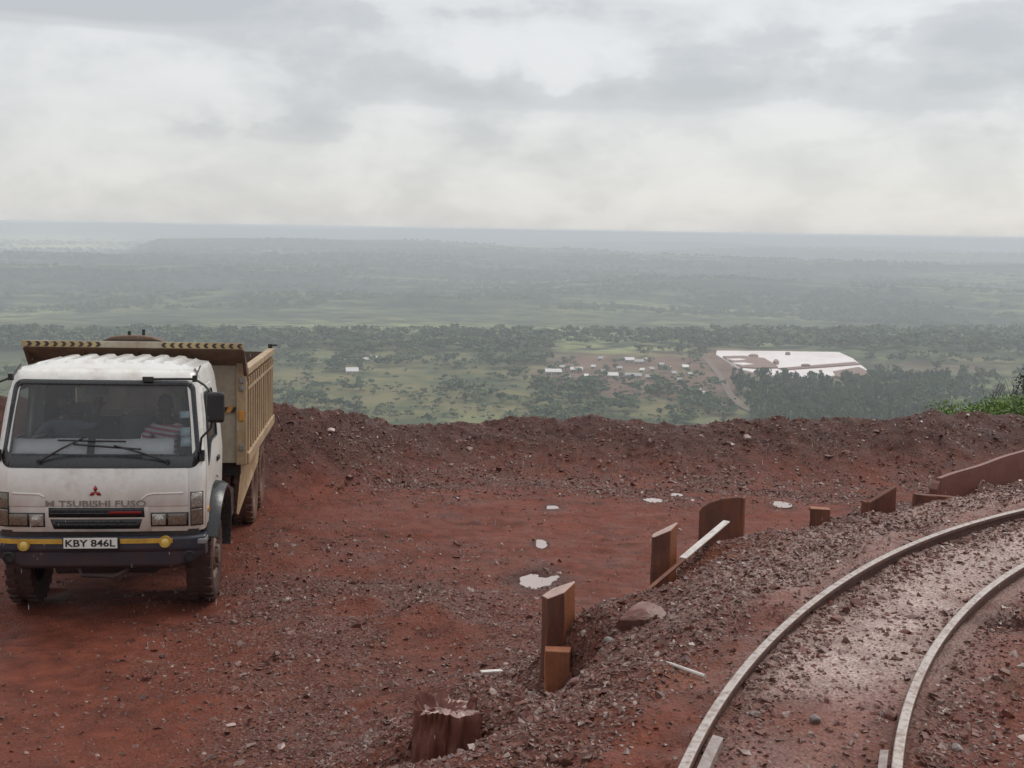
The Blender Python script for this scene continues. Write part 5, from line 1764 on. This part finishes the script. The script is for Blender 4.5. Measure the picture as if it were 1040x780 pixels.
zone(420, 885, 1080, (379, 425), ['round', 'spire', 'round'], (9, 14), 'tree in the misty wood at the right of the plantation', 'trees of the misty wood', lambda a, c: clump(a, c, -.15, 30, 9, 147), .9)
zone(150, 880, 1080, (357, 370), ['round', 'flat'], (6, 9), 'tree at the edge of the brown field on the right', 'trees round the brown field', lambda a, c: clump(a, c, -.05, 30, 6, 149))
zone(260, -60, 275, (352, 440), ['round', 'flat'], (8, 13), 'bushy tree on the valley floor beyond the truck', 'trees beyond the truck', lambda a, c: clump(a, c, .05, 34, 9, 151))
zone(1500, 262, 745, (358, 432), ['round', 'flat'], (2.5, 6), 'small round bush dotted on the green fields', 'bushes dotted on the fields', lambda a, c: clump(a, c, -.06, 18, 6, 153) and not (590 < a < 690 and c < 385) and not (702 + (c - 356) * .8 < a), 1.5)
for c0 in range(0, len(PEND), 800):
    part_ = PEND[c0:c0 + 800]
    Q, ok = at_many([p_[0] for p_ in part_], [p_[1] for p_ in part_])
    for (px, py, hp, kd, lb, gp, wd), q, o_ in zip(part_, Q, ok):
        if o_:
            D = math.hypot(q[0], q[1])
            TREES.append((D, px, py, tuple(float(v) for v in q), hp / F_PX * D, kd, lb, gp, wd))
TREES.sort(key=lambda q: -q[4] / q[0] if (q[2] < 424 + .9 * q[4] / q[0] * F_PX and (q[1] > 275 or q[1] < 18) and -5 < q[1] < 1045) else 0)
first, rest = TREES[:295], TREES[295:]
for D, px, py, q, h, kind, label, group, wide in first:
    o = link('tree', random.choice(VAR[kind]), None, q, (0, 0, random.uniform(0, 6.28)), (h * wide, h * wide, h))
    tag(o, label, 'tree', group)
Vs, ms = [], []
for D, px, py, q, h, kind, label, group, wide in rest:
    v = LIGHT[kind][random.randrange(5)]
    c_, s_ = math.cos(D), math.sin(D)
    vv = np.stack([(v[:, 0] * c_ - v[:, 1] * s_) * h * wide * 1.15, (v[:, 0] * s_ + v[:, 1] * c_) * h * wide * 1.15, v[:, 2] * h], -1)
    ctr = vv.reshape(-1, 3, 3).mean(1, keepdims=True)
    vv = ((vv.reshape(-1, 3, 3) - ctr) * 1.9 + ctr).reshape(-1, 3)
    Vs.append(vv + np.array(q)); ms += [random.choice((0, 0, 1, 1, 2))] * (len(v) // 3)
Vs = np.concatenate(Vs)
me = mesh_np('woodland', Vs, np.arange(len(Vs)).reshape(-1, 3), None, False, None, m_leafs, ms)
tag(link('woodland', me), 'the rest of the woods and thickets on the valley floor', None, None, 'stuff')

# dots of far bush on the rising ground behind the belt
nB = 26000
ra = np.exp(rng.uniform(math.log(2300), math.log(9000), nB)); aa = rng.uniform(-.48, .48, nB)
kk = fbm(aa * 16, np.log(ra) * 22, 161, 4) > .02
ra, aa = ra[kk], aa[kk]
bx, by = ra * np.sin(aa), ra * np.cos(aa)
bz = valley_z(bx, by)
OC = np.array([(1, 0, .3), (-.5, .87, .35), (-.5, -.87, .3), (0, 0, 1.0)])
OF = np.array([(0, 1, 3), (1, 2, 3), (2, 0, 3)])
sb = rng.uniform(5, 11, len(bx)) * (.8 + ra / 9000)
ph = rng.uniform(0, 6.28, len(bx))
V = np.stack([(OC[None, :, 0] * np.cos(ph)[:, None] - OC[None, :, 1] * np.sin(ph)[:, None]) * sb[:, None] + bx[:, None],
              (OC[None, :, 0] * np.sin(ph)[:, None] + OC[None, :, 1] * np.cos(ph)[:, None]) * sb[:, None] + by[:, None], OC[None, :, 2] * sb[:, None] * .9 + bz[:, None] - .5], -1).reshape(-1, 3)
Fa = (OF[None] + (np.arange(len(bx)) * 4)[:, None, None]).reshape(-1, 3)
tag(link('far_bush', mesh_np('far_bush', V, Fa, m_leafs[0])), 'far bushland dotted over the hazy rising ground', None, None, 'stuff')

# ------------------------------------------------------------------ bushes behind the berm at the right
m_fresh, t, b = material('fresh_leaves')
f = noise(t, coords(t), 3.0, 3, .6)
set_in(t, b, Base_Color=ramp(t, f, [(.35, (.08, .15, .03)), (.65, (.20, .30, .06))]), Roughness=.5, Specular_IOR_Level=.3)
m_deep, t, b = material('deep_leaves')
f = noise(t, coords(t), 3.0, 3, .6)
set_in(t, b, Base_Color=ramp(t, f, [(.35, (.018, .034, .014)), (.65, (.05, .075, .03))]), Roughness=.55, Specular_IOR_Level=.3)
m_twig = worn('twig', (.075, .06, .045), .8, (.12, .1, .08), .4, scale=10)


def bush(x, y, z, w, h, n, mat, label, name='bush', ls=.045, seed=0, stems=6):
    r_ = np.random.default_rng(seed)
    lob = [(r_.uniform(-.42, .42) * w, r_.uniform(-.3, .3) * w, r_.uniform(.3, .72) * h, r_.uniform(.16, .3) * h) for _ in range(16)]
    V = []
    for _ in range(n):
        lx, ly, lz, lr = lob[r_.integers(0, 16)]
        dv = r_.normal(0, 1, 3); dv /= np.linalg.norm(dv)
        p = np.array([lx, ly, lz]) + dv * lr * (1.15 if w > h else 1.0) * r_.uniform(.5, 1.08)
        s = ls * r_.uniform(.6, 1.3)
        e1 = r_.normal(0, 1, 3); e1 /= np.linalg.norm(e1); e2 = np.cross(e1, r_.normal(0, 1, 3)); e2 /= np.linalg.norm(e2)
        V += [p + e1 * s, p + e2 * s * .45, p - e1 * s, p - e2 * s * .45]
    V = np.array(V)
    e = bpy.data.objects.new(name, None); COL.objects.link(e); e.location = (x, y, z)
    tag(e, label, 'bush' if name == 'bush' else 'tree')
    link('crown', mesh_np('crown', V, np.arange(len(V)).reshape(-1, 4), mat), e)
    m = MB()
    for lx, ly, lz, lr in lob[:stems]:
        m.tube([(lx * .15, ly * .15, -.3), (lx * .6, ly * .6, lz * .6), (lx, ly, lz + lr * .8)], [.025, .016, .005], 5)
    m.build('trunk' if name != 'bush' else 'stem', m_twig, e)
    return e


bush(11.0, 28.0, -2.45, 1.9, 1.15, 2600, m_fresh, 'low bright green bush at the left end behind the berm', seed=1)
bush(12.2, 28.2, -2.35, 2.2, 1.15, 2800, m_fresh, 'bright green bush right behind the berm under the bare twigs', seed=2)
bush(13.6, 28.4, -2.35, 1.8, 1.2, 2400, m_fresh, 'bright green bush at the right edge below the dark tree', seed=3)
bush(13.1, 29.2, -2.3, 1.2, 1.7, 2600, m_deep, 'dark leafy small tree at the right edge behind the green bushes', 'small_tree', .055, seed=4, stems=9)
e = bpy.data.objects.new('dry_shrub', None); COL.objects.link(e); e.location = (12.0, 29.0, -2.65)
tag(e, 'bare twiggy shrub rising above the green bushes', 'shrub')
m = MB(); rr_ = random.Random(4)
for k in range(26):
    a = rr_.uniform(-.75, .75); hgt = rr_.uniform(1.0, 1.75); x0 = rr_.uniform(-.5, 1.0)
    p = [(x0, 0, 0), (x0 + a * .4, rr_.uniform(-.1, .1), hgt * .55), (x0 + a * .75, rr_.uniform(-.2, .2), hgt)]
    m.tube(p, [.014, .009, .003], 4)
    for j in range(3):
        q = rr_.uniform(.4, .95); bx_ = x0 + a * .75 * q
        m.tube([(bx_, 0, hgt * q), (bx_ + rr_.uniform(-.25, .25), rr_.uniform(-.1, .1), hgt * q + rr_.uniform(.1, .3))], [.006, .002], 3)
m.build('twigs', m_twig, e)
# grass tuft near the right rail
m_grass, t, b = material('dry_grass'); set_in(t, b, Base_Color=ramp(t, noise(t, coords(t), 9, 2, .5), [(.3, (.07, .06, .02)), (.7, (.16, .13, .05))]), Roughness=.7)
V, Fa = [], []
for k in range(420):
    x0, y0 = rng.normal(3.05, .16), rng.normal(6.35, .22); z0 = float(ground_z(np.array([x0]), np.array([y0]))[0])
    a = rng.uniform(0, 6.28); l = rng.uniform(.03, .10); ln = rng.uniform(.2, .9)
    dx, dy = math.cos(a), math.sin(a)
    i = len(V)
    V += [(x0 - dy * .002, y0 + dx * .002, z0 - .01), (x0 + dy * .002, y0 - dx * .002, z0 - .01), (x0 + dx * l * ln, y0 + dy * l * ln, z0 + l)]
    Fa.append((i, i + 1, i + 2))
tag(link('grass', mesh_np('grass', V, Fa, m_grass)), 'faint tuft of dry olive grass outside the right rail', None, None, 'stuff')
# ------------------------------------------------------------------ rain haze: one closed box of even density
zb_, zt_ = -215.0, 4.2
hz = MB().box((0, 9700, (zb_ + zt_) / 2), (40000, 20600, zt_ - zb_))
mh = bpy.data.materials.new('haze_air'); mh.use_nodes = True
t = mh.node_tree
t.nodes.remove(t.nodes['Principled BSDF'])
v = t.nodes.new('ShaderNodeVolumePrincipled')
v.inputs['Color'].default_value = (.875, .92, 1, 1)
v.inputs['Density'].default_value = 0.00025
v.inputs['Anisotropy'].default_value = 0.0
t.links.new(v.outputs[0], t.nodes['Material Output'].inputs['Volume'])
tag(hz.build('haze', mh), 'thin grey rain haze filling the valley air', None, None, 'stuff')

# falling drops of the shower, near the camera
m_drop, t, b = material('rain_water'); set_in(t, b, Base_Color=(.85, .87, .88), Roughness=.08, Transmission_Weight=.5, IOR=1.33)
n = 420
dx_ = rng.uniform(-1, 1, n); dyy = rng.uniform(4.0, 13, n); dx_ *= dyy * .45; dzz = rng.uniform(-1.4, 1.6, n)
kk = dzz > ground_z(dx_, dyy) + .12
V, Fa = [], []
for x, y, z in zip(dx_[kk], dyy[kk], dzz[kk]):
    i = len(V); r_, l_ = .0016, rng.uniform(.010, .022)
    V += [(x, y, z - l_)] + [(x + r_ * math.cos(a), y + r_ * math.sin(a), z - l_ * .4) for a in (0, 2.09, 4.19)] + [(x, y, z + l_)]
    Fa += [(i, i + 2, i + 1), (i, i + 3, i + 2), (i, i + 1, i + 3), (i + 4, i + 1, i + 2), (i + 4, i + 2, i + 3), (i + 4, i + 3, i + 1)]
tag(link('rain', mesh_np('rain', V, np.array(Fa), m_drop)), 'raindrops of a light shower falling over the yard', None, None, 'stuff')
